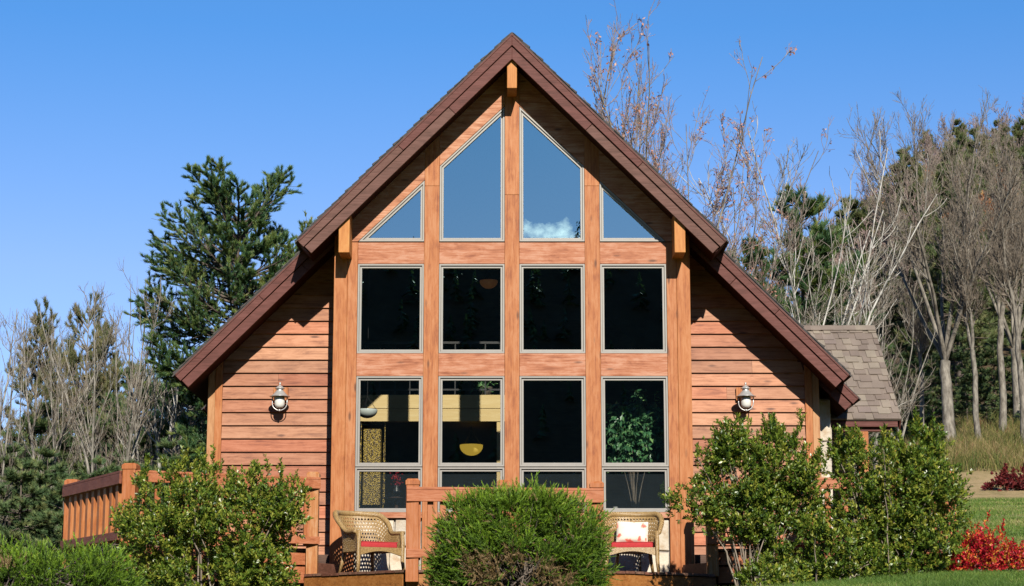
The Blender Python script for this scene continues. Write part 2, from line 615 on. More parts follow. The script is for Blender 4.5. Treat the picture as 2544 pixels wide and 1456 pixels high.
def wicker_mat():
    m, t, b = new_mat('tan woven wicker')
    c = N(t, 'ShaderNodeTexCoord')
    mp_ = N(t, 'ShaderNodeMapping'); mp_.inputs['Rotation'].default_value = (0.5, 0.6, 0.7)
    t.links.new(c.outputs['Object'], mp_.inputs['Vector'])
    w1 = N(t, 'ShaderNodeTexWave', Scale=22.0, Distortion=1.5); w1.inputs['Detail'].default_value = 2
    t.links.new(mp_.outputs[0], w1.inputs['Vector'])
    n = N(t, 'ShaderNodeTexNoise', Scale=45.0, Detail=4.0)
    t.links.new(c.outputs['Object'], n.inputs['Vector'])
    g = math_(t, 'ADD', math_(t, 'MULTIPLY', w1.outputs['Fac'], 0.4), math_(t, 'MULTIPLY', n.outputs[0], 0.7))
    rp = ramp(t, [(0.25, (0.10, 0.052, 0.014)), (0.55, (0.27, 0.165, 0.056)), (0.8, (0.40, 0.27, 0.115))])
    t.links.new(g, rp.inputs[0])
    t.links.new(rp.outputs[0], b.inputs['Base Color'])
    b.inputs['Roughness'].default_value = 0.42
    bp = N(t, 'ShaderNodeBump', Strength=0.8, Distance=0.008)
    t.links.new(g, bp.inputs['Height'])
    t.links.new(bp.outputs[0], b.inputs['Normal'])
    return m


M['wicker'] = wicker_mat()


def pillow_mat():
    m, t, b = new_mat('cream cloth with red flowers')
    c = N(t, 'ShaderNodeTexCoord')
    v = N(t, 'ShaderNodeTexVoronoi', Scale=6.5)
    t.links.new(c.outputs['Object'], v.inputs['Vector'])
    n = N(t, 'ShaderNodeTexNoise', Scale=16.0, Detail=3.0)
    t.links.new(c.outputs['Object'], n.inputs['Vector'])
    g = math_(t, 'ADD', v.outputs['Distance'], math_(t, 'MULTIPLY', math_(t, 'SUBTRACT', n.outputs[0], 0.5), 1.1))
    rp = ramp(t, [(0.12, (0.62, 0.1, 0.08)), (0.22, (0.75, 0.3, 0.2)), (0.27, (0.58, 0.51, 0.42)), (0.8, (0.61, 0.56, 0.48))])
    t.links.new(g, rp.inputs[0])
    t.links.new(rp.outputs[0], b.inputs['Base Color'])
    b.inputs['Roughness'].default_value = 0.9
    return m


M['pillow'] = pillow_mat()


def gold_mat():
    m, t, b = new_mat('gold beaded shade')
    c = N(t, 'ShaderNodeTexCoord')
    v = N(t, 'ShaderNodeTexVoronoi', Scale=55.0)
    t.links.new(c.outputs['Object'], v.inputs['Vector'])
    rp = ramp(t, [(0.1, (0.58, 0.43, 0.07)), (0.4, (0.40, 0.27, 0.035)), (0.58, (0.06, 0.035, 0.006))])
    t.links.new(v.outputs['Distance'], rp.inputs[0])
    t.links.new(rp.outputs[0], b.inputs['Base Color'])
    b.inputs['Roughness'].default_value = 0.4
    b.inputs['Metallic'].default_value = 0.25
    bp = N(t, 'ShaderNodeBump', Strength=0.8, Distance=0.01)
    t.links.new(v.outputs['Distance'], bp.inputs['Height'])
    t.links.new(bp.outputs[0], b.inputs['Normal'])
    return m


M['gold'] = gold_mat()
M['bulbglass'] = plain('lit amber glass bowl', (0.6, 0.45, 0.12), 0.3, var=0.1, emit=(1.0, 0.66, 0.08), estr=0.26)
M['dimglass'] = plain('amber glass bowl', (0.55, 0.30, 0.12), 0.3, var=0.15, emit=(1.0, 0.40, 0.12), estr=0.02)
M['whiteglass'] = plain('white glass bowl', (0.7, 0.78, 0.76), 0.2, var=0.05)

# leaf colours by tint
M['shrubleaf'] = leafmat('glossy shrub leaves', [(0.0, (0.035, 0.075, 0.012)), (0.4, (0.095, 0.165, 0.02)), (0.75, (0.19, 0.26, 0.03)),
                                                 (0.92, (0.34, 0.34, 0.05)), (1.0, (0.38, 0.19, 0.04))], 0.36, 0.38, 0.5)
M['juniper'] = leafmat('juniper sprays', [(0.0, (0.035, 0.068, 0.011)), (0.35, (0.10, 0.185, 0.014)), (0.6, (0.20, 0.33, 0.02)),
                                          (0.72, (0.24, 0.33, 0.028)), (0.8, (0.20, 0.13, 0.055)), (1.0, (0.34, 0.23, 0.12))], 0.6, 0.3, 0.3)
M['redleaf'] = leafmat('red autumn leaves', [(0.0, (0.28, 0.006, 0.02)), (0.45, (0.52, 0.014, 0.035)), (0.7, (0.60, 0.05, 0.022)),
                                             (0.86, (0.52, 0.16, 0.02)), (0.95, (0.52, 0.36, 0.04)), (1.0, (0.14, 0.20, 0.03))], 0.5, 0.3, 0.3)
M['maroon'] = leafmat('maroon leaves', [(0.0, (0.05, 0.008, 0.01)), (0.6, (0.14, 0.015, 0.02)), (1.0, (0.22, 0.04, 0.03))], 0.6, 0.2, 0.2)
M['pineneedle'] = leafmat('white pine needles', [(0.0, (0.03, 0.08, 0.038)), (0.5, (0.065, 0.135, 0.042)), (0.85, (0.15, 0.205, 0.045)), (1.0, (0.24, 0.25, 0.065))], 0.5, 0.2, 0.4)
M['hillneedle'] = leafmat('olive green hill needles', [(0.0, (0.06, 0.10, 0.035)), (0.6, (0.12, 0.15, 0.05)), (1.0, (0.24, 0.22, 0.09))], 0.6, 0.25, 0.3)
M['hemlock'] = leafmat('dark hemlock needles', [(0.0, (0.04, 0.085, 0.034)), (0.6, (0.10, 0.16, 0.055)), (1.0, (0.24, 0.25, 0.09))], 0.6, 0.2, 0.3)
M['oliveneedle'] = leafmat('olive thin needles', [(0.0, (0.06, 0.085, 0.035)), (0.6, (0.14, 0.145, 0.055)), (1.0, (0.26, 0.20, 0.10))], 0.6, 0.25, 0.3)
M['rustleaf'] = leafmat('rust oak leaves', [(0.0, (0.20, 0.07, 0.03)), (0.6, (0.36, 0.13, 0.045)), (1.0, (0.46, 0.26, 0.10))], 0.6, 0.3, 0.3)
M['lastleaf'] = leafmat('last pinkish brown leaves', [(0.0, (0.34, 0.13, 0.08)), (0.6, (0.50, 0.235, 0.155)), (1.0, (0.60, 0.38, 0.28))], 0.6, 0.35, 0.3)
M['ficusleaf'] = leafmat('ficus leaves', [(0.0, (0.03, 0.10, 0.05)), (0.6, (0.09, 0.26, 0.11)), (1.0, (0.26, 0.48, 0.17))], 0.3, 0.15, 0.6)
M['grassblade'] = leafmat('lawn grass blades', [(0.0, (0.06, 0.12, 0.02)), (0.6, (0.13, 0.21, 0.035)), (0.85, (0.23, 0.27, 0.06)), (1.0, (0.38, 0.32, 0.14))], 0.6, 0.35, 0.2)
M['drygrass'] = leafmat('dry field grass', [(0.0, (0.07, 0.10, 0.022)), (0.35, (0.14, 0.15, 0.035)), (0.6, (0.26, 0.20, 0.075)), (0.85, (0.36, 0.28, 0.14)), (1.0, (0.24, 0.10, 0.06))], 0.7, 0.35, 0.2)
M['barkpale'] = bark('pale grey bark', (0.075, 0.064, 0.051), (0.25, 0.225, 0.185))
M['barkmid'] = bark('mottled grey bark', (0.09, 0.079, 0.064), (0.29, 0.268, 0.225))
M['barkwhite'] = bark('white grey bark', (0.20, 0.185, 0.16), (0.48, 0.46, 0.415))
M['twigpink'] = bark('pinkish brown twigs', (0.17, 0.12, 0.105), (0.32, 0.24, 0.205))
M['barktwig'] = bark('grey brown twigs', (0.12, 0.096, 0.073), (0.255, 0.21, 0.162))
M['barktwigpale'] = bark('pale twigs', (0.14, 0.118, 0.096), (0.30, 0.262, 0.215))
M['barkdark'] = bark('dark bark', (0.05, 0.04, 0.032), (0.13, 0.105, 0.085))


# ------------------------------------------------------------------ ground
def sstep(a, b, x):
    t = np.clip((x - a) / (b - a), 0, 1)
    return t * t * (3 - 2 * t)


def vnoise(x, y, seed=0):
    """Cheap smooth 2-D value noise."""
    def h(i, j):
        v = np.sin(i * 127.1 + j * 311.7 + seed * 74.7) * 43758.5453
        return v - np.floor(v)
    xi, yi = np.floor(x), np.floor(y)
    fx, fy = x - xi, y - yi
    fx, fy = fx * fx * (3 - 2 * fx), fy * fy * (3 - 2 * fy)
    return (h(xi, yi) * (1 - fx) + h(xi + 1, yi) * fx) * (1 - fy) + (h(xi, yi + 1) * (1 - fx) + h(xi + 1, yi + 1) * fx) * fy - 0.5


LP = np.array([(-400, -2.4), (-40, -2.4), (-30.6, -2.35), (-20, -1.4), (-12, -0.5), (-8, -0.15), (-5, 0.0), (0, 0.05), (15, 0.4), (40, 1.0), (120, 3), (500, 8)])
RP = np.array([(-400, -2.4), (-40, -2.4), (-30.6, -2.35), (-20, -1.4), (-12, -0.45), (-8, -0.02), (-6, 0.19), (-3.5, 0.37), (0, 0.66), (10, 1.75),
               (24, 3.5), (31, 4.65), (45, 7.4), (60, 10.5), (120, 29), (200, 51), (300, 62), (500, 65)])


def hgt(x, y):
    x, y = np.asarray(x, float), np.asarray(y, float)
    zl = np.interp(y, LP[:, 0], LP[:, 1])
    zr = np.interp(y, RP[:, 0], RP[:, 1])
    d = np.maximum(y + D, 4.0)
    w = sstep(0.05, 0.24, x / d)
    z = zl + (zr - zl) * w
    z = z + vnoise(x * 0.4, y * 0.4) * 0.05 + vnoise(x * 0.06, y * 0.06, 3) * 0.6 * sstep(15, 60, np.abs(y))
    # wooded hill to the south, behind the camera
    crest = 62 + 4 * vnoise(x * 0.03, x * 0, 5) + 3 * vnoise(x * 0.11, x * 0, 7)
    hb = np.maximum(0, crest - 0.82 * np.abs(y + 262)) * (y < -120)
    return z + hb


def hz(x, y): return float(hgt(x, y))


def build_ground():
    ys = np.unique(np.concatenate([np.linspace(-420, -345, 10), np.linspace(-345, -180, 100), np.linspace(-180, -70, 20), np.linspace(-70, -32, 20), np.linspace(-32, -10, 40),
                                   np.linspace(-10, 30, 160), np.linspace(30, 80, 100), np.linspace(80, 220, 50), np.linspace(220, 1500, 20)]))
    xs = np.unique(np.concatenate([np.linspace(-1500, -150, 16), np.linspace(-150, -30, 50), np.linspace(-30, 4, 60), np.linspace(4, 26, 150), np.linspace(26, 150, 60), np.linspace(150, 1500, 16)]))
    X, Y = np.meshgrid(xs, ys)
    Z = hgt(X, Y)
    V = np.stack([X.ravel(), Y.ravel(), Z.ravel()], 1)
    nx, ny = len(xs), len(ys)
    i, j = np.meshgrid(np.arange(nx - 1), np.arange(ny - 1))
    a = (j * nx + i).ravel()
    Fq = np.stack([a, a + 1, a + nx + 1, a + nx], 1)
    me = np_mesh('ground', V, [Fq])
    # zone per vertex: 0 lawn, 0.5 dry field, 1 leaf litter of the woods
    d = Y + D
    tan = X / np.maximum(d, 4)
    edge = 24.5 + 2.0 * vnoise(X * 0.3, Y * 0.3, 2)
    zone = 0.5 * sstep(edge - 0.5, edge + 0.5, Y) + 0.5 * sstep(44, 52, Y + 4 * vnoise(X * 0.2, Y * 0.2, 4))
    zone = np.maximum(zone, sstep(-100, -180, Y))
    zone = np.where(X < -2, np.maximum(zone, sstep(4, 10, Y)), zone)
    at = me.attributes.new('zone', 'FLOAT', 'POINT')
    at.data.foreach_set('value', zone.ravel().astype(np.float32))
    m, t, b = new_mat('lawn, dry field and leaf litter')
    c = N(t, 'ShaderNodeTexCoord')
    za = N(t, 'ShaderNodeAttribute', attribute_name='zone')
    n1 = N(t, 'ShaderNodeTexNoise', Scale=0.7, Detail=8.0, Roughness=0.68)
    n2 = N(t, 'ShaderNodeTexNoise', Scale=9.0, Detail=6.0, Roughness=0.7)
    for n in (n1, n2):
        t.links.new(c.outputs['Object'], n.inputs['Vector'])
    g = math_(t, 'ADD', math_(t, 'MULTIPLY', n1.outputs[0], 0.6), math_(t, 'MULTIPLY', n2.outputs[0], 0.4))
    lawn = ramp(t, [(0.36, (0.085, 0.145, 0.03)), (0.5, (0.15, 0.19, 0.05)), (0.58, (0.25, 0.235, 0.10)), (0.68, (0.33, 0.27, 0.14))])
    dry = ramp(t, [(0.35, (0.15, 0.13, 0.05)), (0.5, (0.30, 0.22, 0.11)), (0.65, (0.38, 0.27, 0.16))])
    lit = ramp(t, [(0.35, (0.035, 0.03, 0.018)), (0.5, (0.08, 0.055, 0.03)), (0.7, (0.12, 0.085, 0.05))])
    for r_ in (lawn, dry, lit):
        t.links.new(g, r_.inputs[0])
    f1 = N(t, 'ShaderNodeMapRange'); f1.inputs['From Max'].default_value = 0.5
    t.links.new(za.outputs['Fac'], f1.inputs['Value'])
    f2 = N(t, 'ShaderNodeMapRange'); f2.inputs['From Min'].default_value = 0.5
    t.links.new(za.outputs['Fac'], f2.inputs['Value'])
    col = mixc(t, f1.outputs[0], lawn.outputs[0], dry.outputs[0])
    col = mixc(t, f2.outputs[0], col, lit.outputs[0])
    t.links.new(col, b.inputs['Base Color'])
    b.inputs['Roughness'].default_value = 0.95
    b.inputs['Specular IOR Level'].default_value = 0.1
    bp = N(t, 'ShaderNodeBump', Strength=0.7, Distance=0.06)
    t.links.new(n2.outputs[0], bp.inputs['Height'])
    t.links.new(bp.outputs[0], b.inputs['Normal'])
    o = link_mesh(me, 'ground', m, None, True)
    tag(o, kind='structure')


build_ground()
# ------------------------------------------------------------------ the house
house = thing('timber_house', (0, 1, 0), 'cedar house with a steep brown gable roof and tall four-column window wall facing the deck', 'house')

YF = -0.58                       # front of the window bay's roof
YM = 0.20                        # front of the main roof
YS = 0.95                        # siding of the side walls
apex = P(1273, 86, YF).z
cA = P(740, 600, YF)
SL = (apex - cA.z) / abs(cA.x)   # roof slope
XA = abs(cA.x)
XB = abs(P(435, 938, YM).x)
XC = P(2132, 985, YS).x
XD = abs(P(506, 1041, 3.75).x)
cosr = 1 / math.sqrt(1 + SL * SL); sinr = SL * cosr


def roofz(x, t=0.0):
    """Height of the roof plane at x, t below it (measured square to the slope)."""
    return apex - SL * abs(x) - t / cosr


def chevron(mb, xl, xr, t0, t1, y0, y1):
    def end(x, t):
        s = -1 if x < 0 else 1
        return (x - s * sinr * t, apex - SL * abs(x) - cosr * t)
    pts = [end(xl, t0), (0, apex - t0 / cosr), end(xr, t0), end(xr, t1), (0, apex - t1 / cosr), end(xl, t1)]
    mb.prism(pts, y0, y1)


def half(mb, x, t0, t1, y0, y1, xin=0.0):
    """One slope only, from xin out to x."""
    s = -1 if x < 0 else 1
    def end(t): return (x - s * sinr * t, apex - SL * abs(x) - cosr * t)
    def inn(t): return (s * xin, apex - SL * xin - t / cosr)
    mb.prism([inn(t0), end(t0), end(t1), inn(t1)], y0, y1)


# roof slab: one part, its underside is the soffit
r = MB()
chevron(r, -XA, XA, 0.0, 0.23, YF + 0.03, YM + 0.05)
soff = r.build('roof', M['soffit'], house)
r = MB(); chevron(r, -XB, XB, 0.004, 0.234, YM + 0.05, YS + 0.0)
half(r, -XB, 0.004, 0.234, YS, 3.75); half(r, -XD, 0.004, 0.234, 3.75, 12.5); half(r, XC, 0.004, 0.234, YS, 12.5)
r.build('roof', M['soffit'], house)
# shingles: a thin top skin and the stepped edges of the courses
sh = MB()
chevron(sh, -XA - 0.03, XA + 0.03, -0.022, -0.002, YF - 0.05, YM + 0.05)
chevron(sh, -XB - 0.03, XB + 0.03, -0.021, -0.001, YM - 0.05, YS)
half(sh, -XB - 0.03, -0.021, -0.001, YS, 3.75); half(sh, -XD - 0.03, -0.021, -0.001, 3.7, 12.5); half(sh, XC + 0.03, -0.021, -0.001, YS - 0.03, 12.5)
rng = random.Random(4)
for xe, yf in ((XA, YF), (XB, YM)):
    for s in (-1, 1):
        q = 0.0
        while q < xe / cosr - 0.1:
            l = 0.15
            a0, a1 = q, min(q + l * 1.35, xe / cosr)
            hgt_ = 0.036 + rng.uniform(-0.006, 0.012)
            def pt(a, t): return (s * (a * cosr + 0 * t) + s * sinr * t, apex - a * sinr + cosr * t)
            sh.prism([pt(a0, 0.022), pt(a1, 0.022), pt(a1, hgt_ + 0.008), pt(a0, 0.026)], yf - 0.05 - rng.uniform(0.0, 0.02), yf + 0.6)
            q += l
M['shingledark'] = plain('dark shingle edges', (0.045, 0.038, 0.035), 0.9, var=0.3, scale=20, bump=0.4)
sh.build('shingle_layer', M['shingledark'], soff)

# fascia boards: two stepped boards along every rake
def strip(mb, s, xa, xb, t0, t1, y0, y1):
    """A length of board along the slope with square-cut ends (the upper end plumb at the ridge)."""
    def p(x, t):
        if x == 0: return (0.0, apex - t / cosr)
        return (s * (x - sinr * t), apex - SL * x - cosr * t)
    mb.prism([p(xa, t0), p(xb, t0), p(xb, t1), p(xa, t1)], y0, y1)


def rake(s, x, y, xin=0.0):
    for t0, t1, x1, ya, cut in ((0.0, 0.132, x, 0.05, 0.58), (0.138, 0.285, x - 0.012, 0.018, 0.37)):
        f = MB()
        xm = xin + (x1 - xin) * (cut + 0.04 * s)
        if x1 - xin > 2.2:
            strip(f, s, xin, xm - 0.002, t0, t1, y - ya, y + 0.028)
            strip(f, s, xm + 0.002, x1, t0, t1, y - ya + 0.002, y + 0.028)
        else:
            half(f, s * x1, t0, t1, y - ya, y + 0.028, xin)
        f.build('fascia_board', M['fascia'], house, 0.005)
    f = MB()
    half(f, s * (x - 0.01), -0.0005, 0.022, y - 0.062, y - 0.051, xin)
    f.build('drip_edge', M['fascia'], house)


for s in (-1, 1):
    rake(s, XA, YF)
    rake(s, XB, YM, XA - 0.8)
rake(1, XC, YS, XB - 0.7)
rake(-1, XD, 3.75, XB - 0.7)

# purlin and ridge beam ends
ZL = P(1272, 1417, -2.6).z          # lower deck level
ZU = ZL + 0.38                      # upper deck level
bx = P(855, 600, YF + 0.08).x
zb = P(855, 628, YF + 0.08).z
for xc in (bx, -bx):
    b = MB()
    w = 0.085
    b.prism([(xc - w, zb), (xc + w, zb), (xc + w, roofz(xc + w, 0.2)), (xc - w, roofz(xc - w, 0.2))], YF + 0.055, 0.16)
    b.build('roof_beam', M['beam'], house, 0.008)
b = MB()
zr = PZ(219, YF + 0.06)
b.prism([(-0.078, zr), (0.078, zr), (0.078, roofz(0.078, 0.2)), (0, roofz(0, 0.2)), (-0.078, roofz(0.078, 0.2))], YF + 0.055, 0.16)
b.build('roof_beam', M['beam'], house, 0.008)

# bay frame. Columns
C0, C1, C2, C3, C4, C5 = 0.115, 1.155, 1.39, 2.44, 2.60, 2.81
Zg = PZ(600, 0); Zr1t, Zr1b = PZ(602, 0), PZ(655, 0); Zr2t, Zr2b = PZ(878, 0), PZ(934, 0)
Zst, Zsb = PZ(1273, 0), PZ(1287, 0)
zA, zB = P(889, 600, 0), P(1255, 262, 0)
ks = (zB.z - zA.z) / (abs(zA.x) - abs(zB.x))
def wtop(x): return zA.z + (abs(zA.x) - abs(x)) * ks     # sloping line over the gable windows
XT = abs(zA.x)

for s in (-1, 1):
    m = MB()
    x0, x1 = sorted((s * C4, s * C5))
    m.prism([(x0, ZL), (x1, ZL), (x1, roofz(x1, 0.2)), (x0, roofz(x0, 0.2))], -0.012, 0.2)
    m.build('corner_post', M['orange'], house, 0.006)
    m = MB()
    x0, x1 = sorted((s * C3, s * (C4 - 0.002)))
    m.box(x0, x1, 0.0, 0.2, ZL, Zr1t)
    m.build('trim_board', M['post'], house, 0.004)
    m = MB()
    x0, x1 = sorted((s * C1, s * C2))
    zj = PZ(462, 0)
    m.prism([(x0, ZL), (x1, ZL), (x1, zj), (x0, zj)], 0.0, 0.2)
    m.prism([(x0, zj + 0.003), (x1, zj + 0.003), (x1, roofz(x1, 0.2)), (x0, roofz(x0, 0.2))], 0.0, 0.2)
    m.build('mullion', M['post'], house, 0.004)
    # rake boards over the gable windows
    for xa, xb in ((C0 + 0.002, C1 - 0.002), (C2 + 0.002, C4 - 0.002)):
        pts = [(s * xa, wtop(xa))]
        if xb > XT:
            pts += [(s * XT, Zg), (s * xb, Zg)]
        else:
            pts += [(s * xb, wtop(xb))]
        pts += [(s * xb, roofz(xb, 0.2)), (s * xa, roofz(xa, 0.2))]
        MB().prism(pts, 0.004, 0.2).build('rake_board', M['rail'], house, 0.004)
m = MB()
zj = PZ(484, 0)
m.box(-C0, C0, 0.0, 0.2, ZL, zj)
m.prism([(-C0, zj + 0.003), (C0, zj + 0.003), (C0, roofz(C0, 0.2)), (0, roofz(0, 0.2)), (-C0, roofz(C0, 0.2))], 0.0, 0.2)
m.build('mullion', M['post'], house, 0.004)
cols = [(-C3, -C2), (-C1, -C0), (C0, C1), (C2, C3)]
for x0, x1 in cols:
    a, b_ = x0 + 0.002, x1 - 0.002
    e0 = -C4 + 0.002 if x0 == -C3 else a
    e1 = C4 - 0.002 if x1 == C3 else b_
    MB().box(a, b_, 0.006, 0.2, Zr1b, Zr1t - 0.002).build('cross_rail', M['rail'], house, 0.004)
    MB().box(a, b_, 0.006, 0.2, Zr2b, Zr2t).build('cross_rail', M['rail'], house, 0.004)
    MB().box(a, b_, -0.02, 0.2, Zsb, Zst).build('sill_board', M['rail'], house, 0.004)


# windows
def window(poly, refl_tint=False):
    fr = MB()
    p1 = inset(poly, 0.004); p2 = inset(poly, 0.03); p3 = inset(poly, 0.036); p4 = inset(poly, 0.066)
    fr.ring(p1, p2, 0.0 + 0.012, 0.13)
    fr.ring(p2, p3, 0.026, 0.13)
    fr.ring(p3, p4, 0.018 + 0.02, 0.12)
    w = fr.build('window', M['frame'], house, 0.003)
    pn = MB()
    p5 = inset(poly, 0.06)
    n = len(p5)
    pn.add([(x, 0.07, z) for x, z in p5], [tuple(range(n))])
    pn.build('pane', M['glass'], w)
    if refl_tint:
        MB().add([(x, 0.098, z) for x, z in p5], [tuple(range(n))]).build('reflection_sheet', M['refl_tint'], w)  # added sheet that gives the lower panes a slate-blue reflection tone
    return w


for x0, x1 in cols:
    window([(x0, Zr1b), (x1, Zr1b), (x1, Zr2t), (x0, Zr2t)])
    zm = PZ(1160, 0)
    window([(x0, Zr2b), (x1, Zr2b), (x1, zm + 0.002), (x0, zm + 0.002)])
    window([(x0, zm - 0.002), (x1, zm - 0.002), (x1, Zst), (x0, Zst)], True)
for s in (-1, 1):
    window([(s * C0, Zg), (s * C0, wtop(C0)), (s * C1, wtop(C1)), (s * C1, Zg)])
    window([(s * C2, Zg), (s * C2, wtop(C2)), (s * XT, Zg)])


# stone base under the windows
def stones(name, x0, x1, z0, z1, yf, parent, seed, cell=0.58, side=None):
    """Irregular fieldstones with raised faces; the mortar is a backing of its own."""
    rg = random.Random(seed)
    mb = MB()
    rects = []
    def split(a0, a1, b0, b1):
        w_, h_ = a1 - a0, b1 - b0
        if max(w_, h_) < cell or (w_ * h_ < cell * cell * 0.8 and max(w_, h_) < cell * 1.5):
            rects.append((a0, a1, b0, b1)); return
        k = rg.uniform(0.36, 0.64)
        if w_ > h_ * rg.uniform(0.9, 1.5): split(a0, a0 + w_ * k, b0, b1); split(a0 + w_ * k, a1, b0, b1)
        else: split(a0, a1, b0, b0 + h_ * k); split(a0, a1, b0 + h_ * k, b1)
    split(x0, x1, z0, z1)
    for a0, a1, b0, b1 in rects:
        g = 0.009
        j = lambda: rg.uniform(-0.018, 0.018)
        cx, cz = (a0 + a1) / 2, (b0 + b1) / 2
        pts = []
        for px_, pz_ in ((a0, b0), ((a0 + a1) / 2, b0), (a1, b0), (a1, cz), (a1, b1), (cx, b1), (a0, b1), (a0, cz)):
            pts.append((min(max(px_ + j(), x0), x1), min(max(pz_ + j(), z0), z1)))
        c2 = (sum(p[0] for p in pts) / 8, sum(p[1] for p in pts) / 8)
        def sc(k, gg): return [(c2[0] + (p[0] - c2[0]) * k * (1 - gg / max(0.05, abs(p[0] - c2[0]) + 0.05)), c2[1] + (p[1] - c2[1]) * k * (1 - gg / max(0.05, abs(p[1] - c2[1]) + 0.05))) for p in pts]
        dpt = rg.uniform(0.02, 0.05)
        o, i_ = sc(0.985, g), sc(0.93, g)
        vs = [(x, yf + 0.02, z) for x, z in o] + [(x, yf - dpt * 0.55, z) for x, z in sc(0.972, g)] + [(x, yf - dpt, z) for x, z in i_]
        fs = []
        for k in range(8):
            q = (k + 1) % 8
            fs += [(k, q, 8 + q, 8 + k), (8 + k, 8 + q, 16 + q, 16 + k)]
        fs.append(tuple(range(16, 24)))
        if side is not None:
            vs = [side(v) for v in vs]
        mb.add(vs, fs)
    return mb.build(name, M['stone'], parent, 0, False)


for i, (x0, x1) in enumerate(cols):
    bk = MB().box(x0 + 0.002, x1 - 0.002, 0.075, 0.2, ZL, Zsb - 0.004).build('stone_base', M['concrete'], house)
    stones('stone_facing', x0 + 0.004, x1 - 0.004, ZL, Zsb - 0.008, 0.06, bk, 10 + i)

# side walls with lapped siding
XW0 = C5
XWl, XWr = -PX(527, 1000, YS), PX(2025, 1000, YS)
zbase = ZL - 0.25
for s, xw in ((-1, XWl), (1, XWr)):
    sd_ = MB()
    xin, xo = XW0 - 0.15, xw - 0.17
    pitch_ = 0.2125
    z = PZ(1057, YS) + 12 * pitch_
    z = PZ(1057, YS) - math.floor((PZ(1057, YS) - zbase) / pitch_) * pitch_
    rg = random.Random(7 + s)
    while True:
        # board from z to z + pitch, cut off by the roof slope
        top = z + pitch_ + 0.03
        xlim = min(xo, (apex - 0.2 / cosr - z) / SL)
        if xlim < xin + 0.05:
            break
        xl2 = max(xin, min(xlim, (apex - 0.2 / cosr - top) / SL))
        # some courses are made of two lengths of board
        cuts = [xin, xlim]
        if rg.random() < 0.25 and xlim - xin > 1.2:
            cuts = [xin, rg.uniform(xin + 0.5, xlim - 0.4), xlim]
        for a, b_ in zip(cuts[:-1], cuts[1:]):
            bt = min(b_, xl2) if b_ == xlim else b_ - 0.002
            b2 = b_ if b_ == xlim else b_ - 0.002
            a = a + (0.001 if a > xin else 0)
            vs = [(s * a, YS - 0.05, z), (s * b2, YS - 0.05, z), (s * bt, YS - 0.006, top), (s * a, YS - 0.006, top),
                  (s * a, YS + 0.03, z), (s * b2, YS + 0.03, z), (s * bt, YS + 0.03, top), (s * a, YS + 0.03, top)]
            sd_.add(vs, [(0, 1, 2, 3), (4, 7, 6, 5), (0, 4, 5, 1), (1, 5, 6, 2), (2, 6, 7, 3), (3, 7, 4, 0)])
        z += pitch_
    sd_.build('siding_wall', M['siding'], house)
    # the corner post: front board and a narrower return
    cp = MB()
    x0, x1 = s * (xw - 0.17), s * (xw - 0.055)
    x0, x1 = min(x0, x1), max(x0, x1)
    cp.prism([(x0, zbase), (x1, zbase), (x1, roofz(x1, 0.2)), (x0, roofz(x0, 0.2))], YS - 0.075, YS + 0.1)
    x0, x1 = sorted((s * (xw - 0.052), s * (xw + 0.06)))
    cp.prism([(x0, zbase), (x1, zbase), (x1, roofz(x1, 0.2)), (x0, roofz(x0, 0.2))], YS - 0.06, YS + 0.1)
    cp.build('corner_post', M['orange'], house, 0.005)
    # side of the bay, house side walls, sheathing behind the siding
    w = MB()
    x0, x1 = sorted((s * (C5 - 0.03), s * (C5 - 0.2)))
    w.prism([(x0, zbase), (x1, zbase), (x1, roofz(x1, 0.22)), (x0, roofz(x0, 0.22))], 0.2, YS + 0.2)
    x0, x1 = sorted((s * (C5 - 0.2), s * xw))
    w.prism([(x0, zbase), (x1, zbase), (x1, roofz(x1, 0.22)), (x0, roofz(x0, 0.22))], YS + 0.035, YS + 0.2)
    x0, x1 = sorted((s * (xw + 0.02), s * (xw - 0.15)))
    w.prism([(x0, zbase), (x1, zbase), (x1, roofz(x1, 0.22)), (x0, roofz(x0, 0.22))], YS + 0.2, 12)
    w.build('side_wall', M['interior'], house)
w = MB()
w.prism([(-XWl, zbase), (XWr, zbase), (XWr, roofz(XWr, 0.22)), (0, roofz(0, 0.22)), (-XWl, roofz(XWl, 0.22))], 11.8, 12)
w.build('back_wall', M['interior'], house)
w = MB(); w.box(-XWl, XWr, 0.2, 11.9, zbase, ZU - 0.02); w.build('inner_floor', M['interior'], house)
# foundation under the house
fn = MB(); fn.box(-XWl + 0.05, XWr - 0.05, 0.9, 12, -1.2, zbase); fn.box(-C5 + 0.05, C5 - 0.05, 0.15, 0.9, -1.2, ZL); fn.build('foundation', M['concrete'], house)

# loft inside: pine-faced edge beam, floor, rail
YL = 4.35
lz0, lz1 = PZ(1047, YL), PZ(981, YL)
lx1 = PX(1262, 1010, YL)
lf = MB()
zm = PZ(1015, YL)
lf.box(-XWl + 0.2, lx1, YL, YL + 0.12, lz0, zm - 0.004)
lf.box(-XWl + 0.2, lx1, YL, YL + 0.12, zm + 0.004, lz1)
lf.build('loft_beam', M['pine'], house, 0.006)
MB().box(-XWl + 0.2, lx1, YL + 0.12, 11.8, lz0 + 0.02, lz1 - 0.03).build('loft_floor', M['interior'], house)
px_ = PX(1241, 1100, YL)
MB().box(px_ - 0.05, px_ + 0.05, YL + 0.02, YL + 0.12, ZU, lz0).build('loft_post', M['pine'], house, 0.005)
lr = MB()
lr.bar((-XWl + 0.2, YL + 0.06, lz1 + 0.95), (lx1, YL + 0.06, lz1 + 0.95), 0.04, 0.04)
lr.bar((-XWl + 0.2, YL + 0.06, lz1 + 0.1), (lx1, YL + 0.06, lz1 + 0.1), 0.03, 0.03)
x = -XWl + 0.3
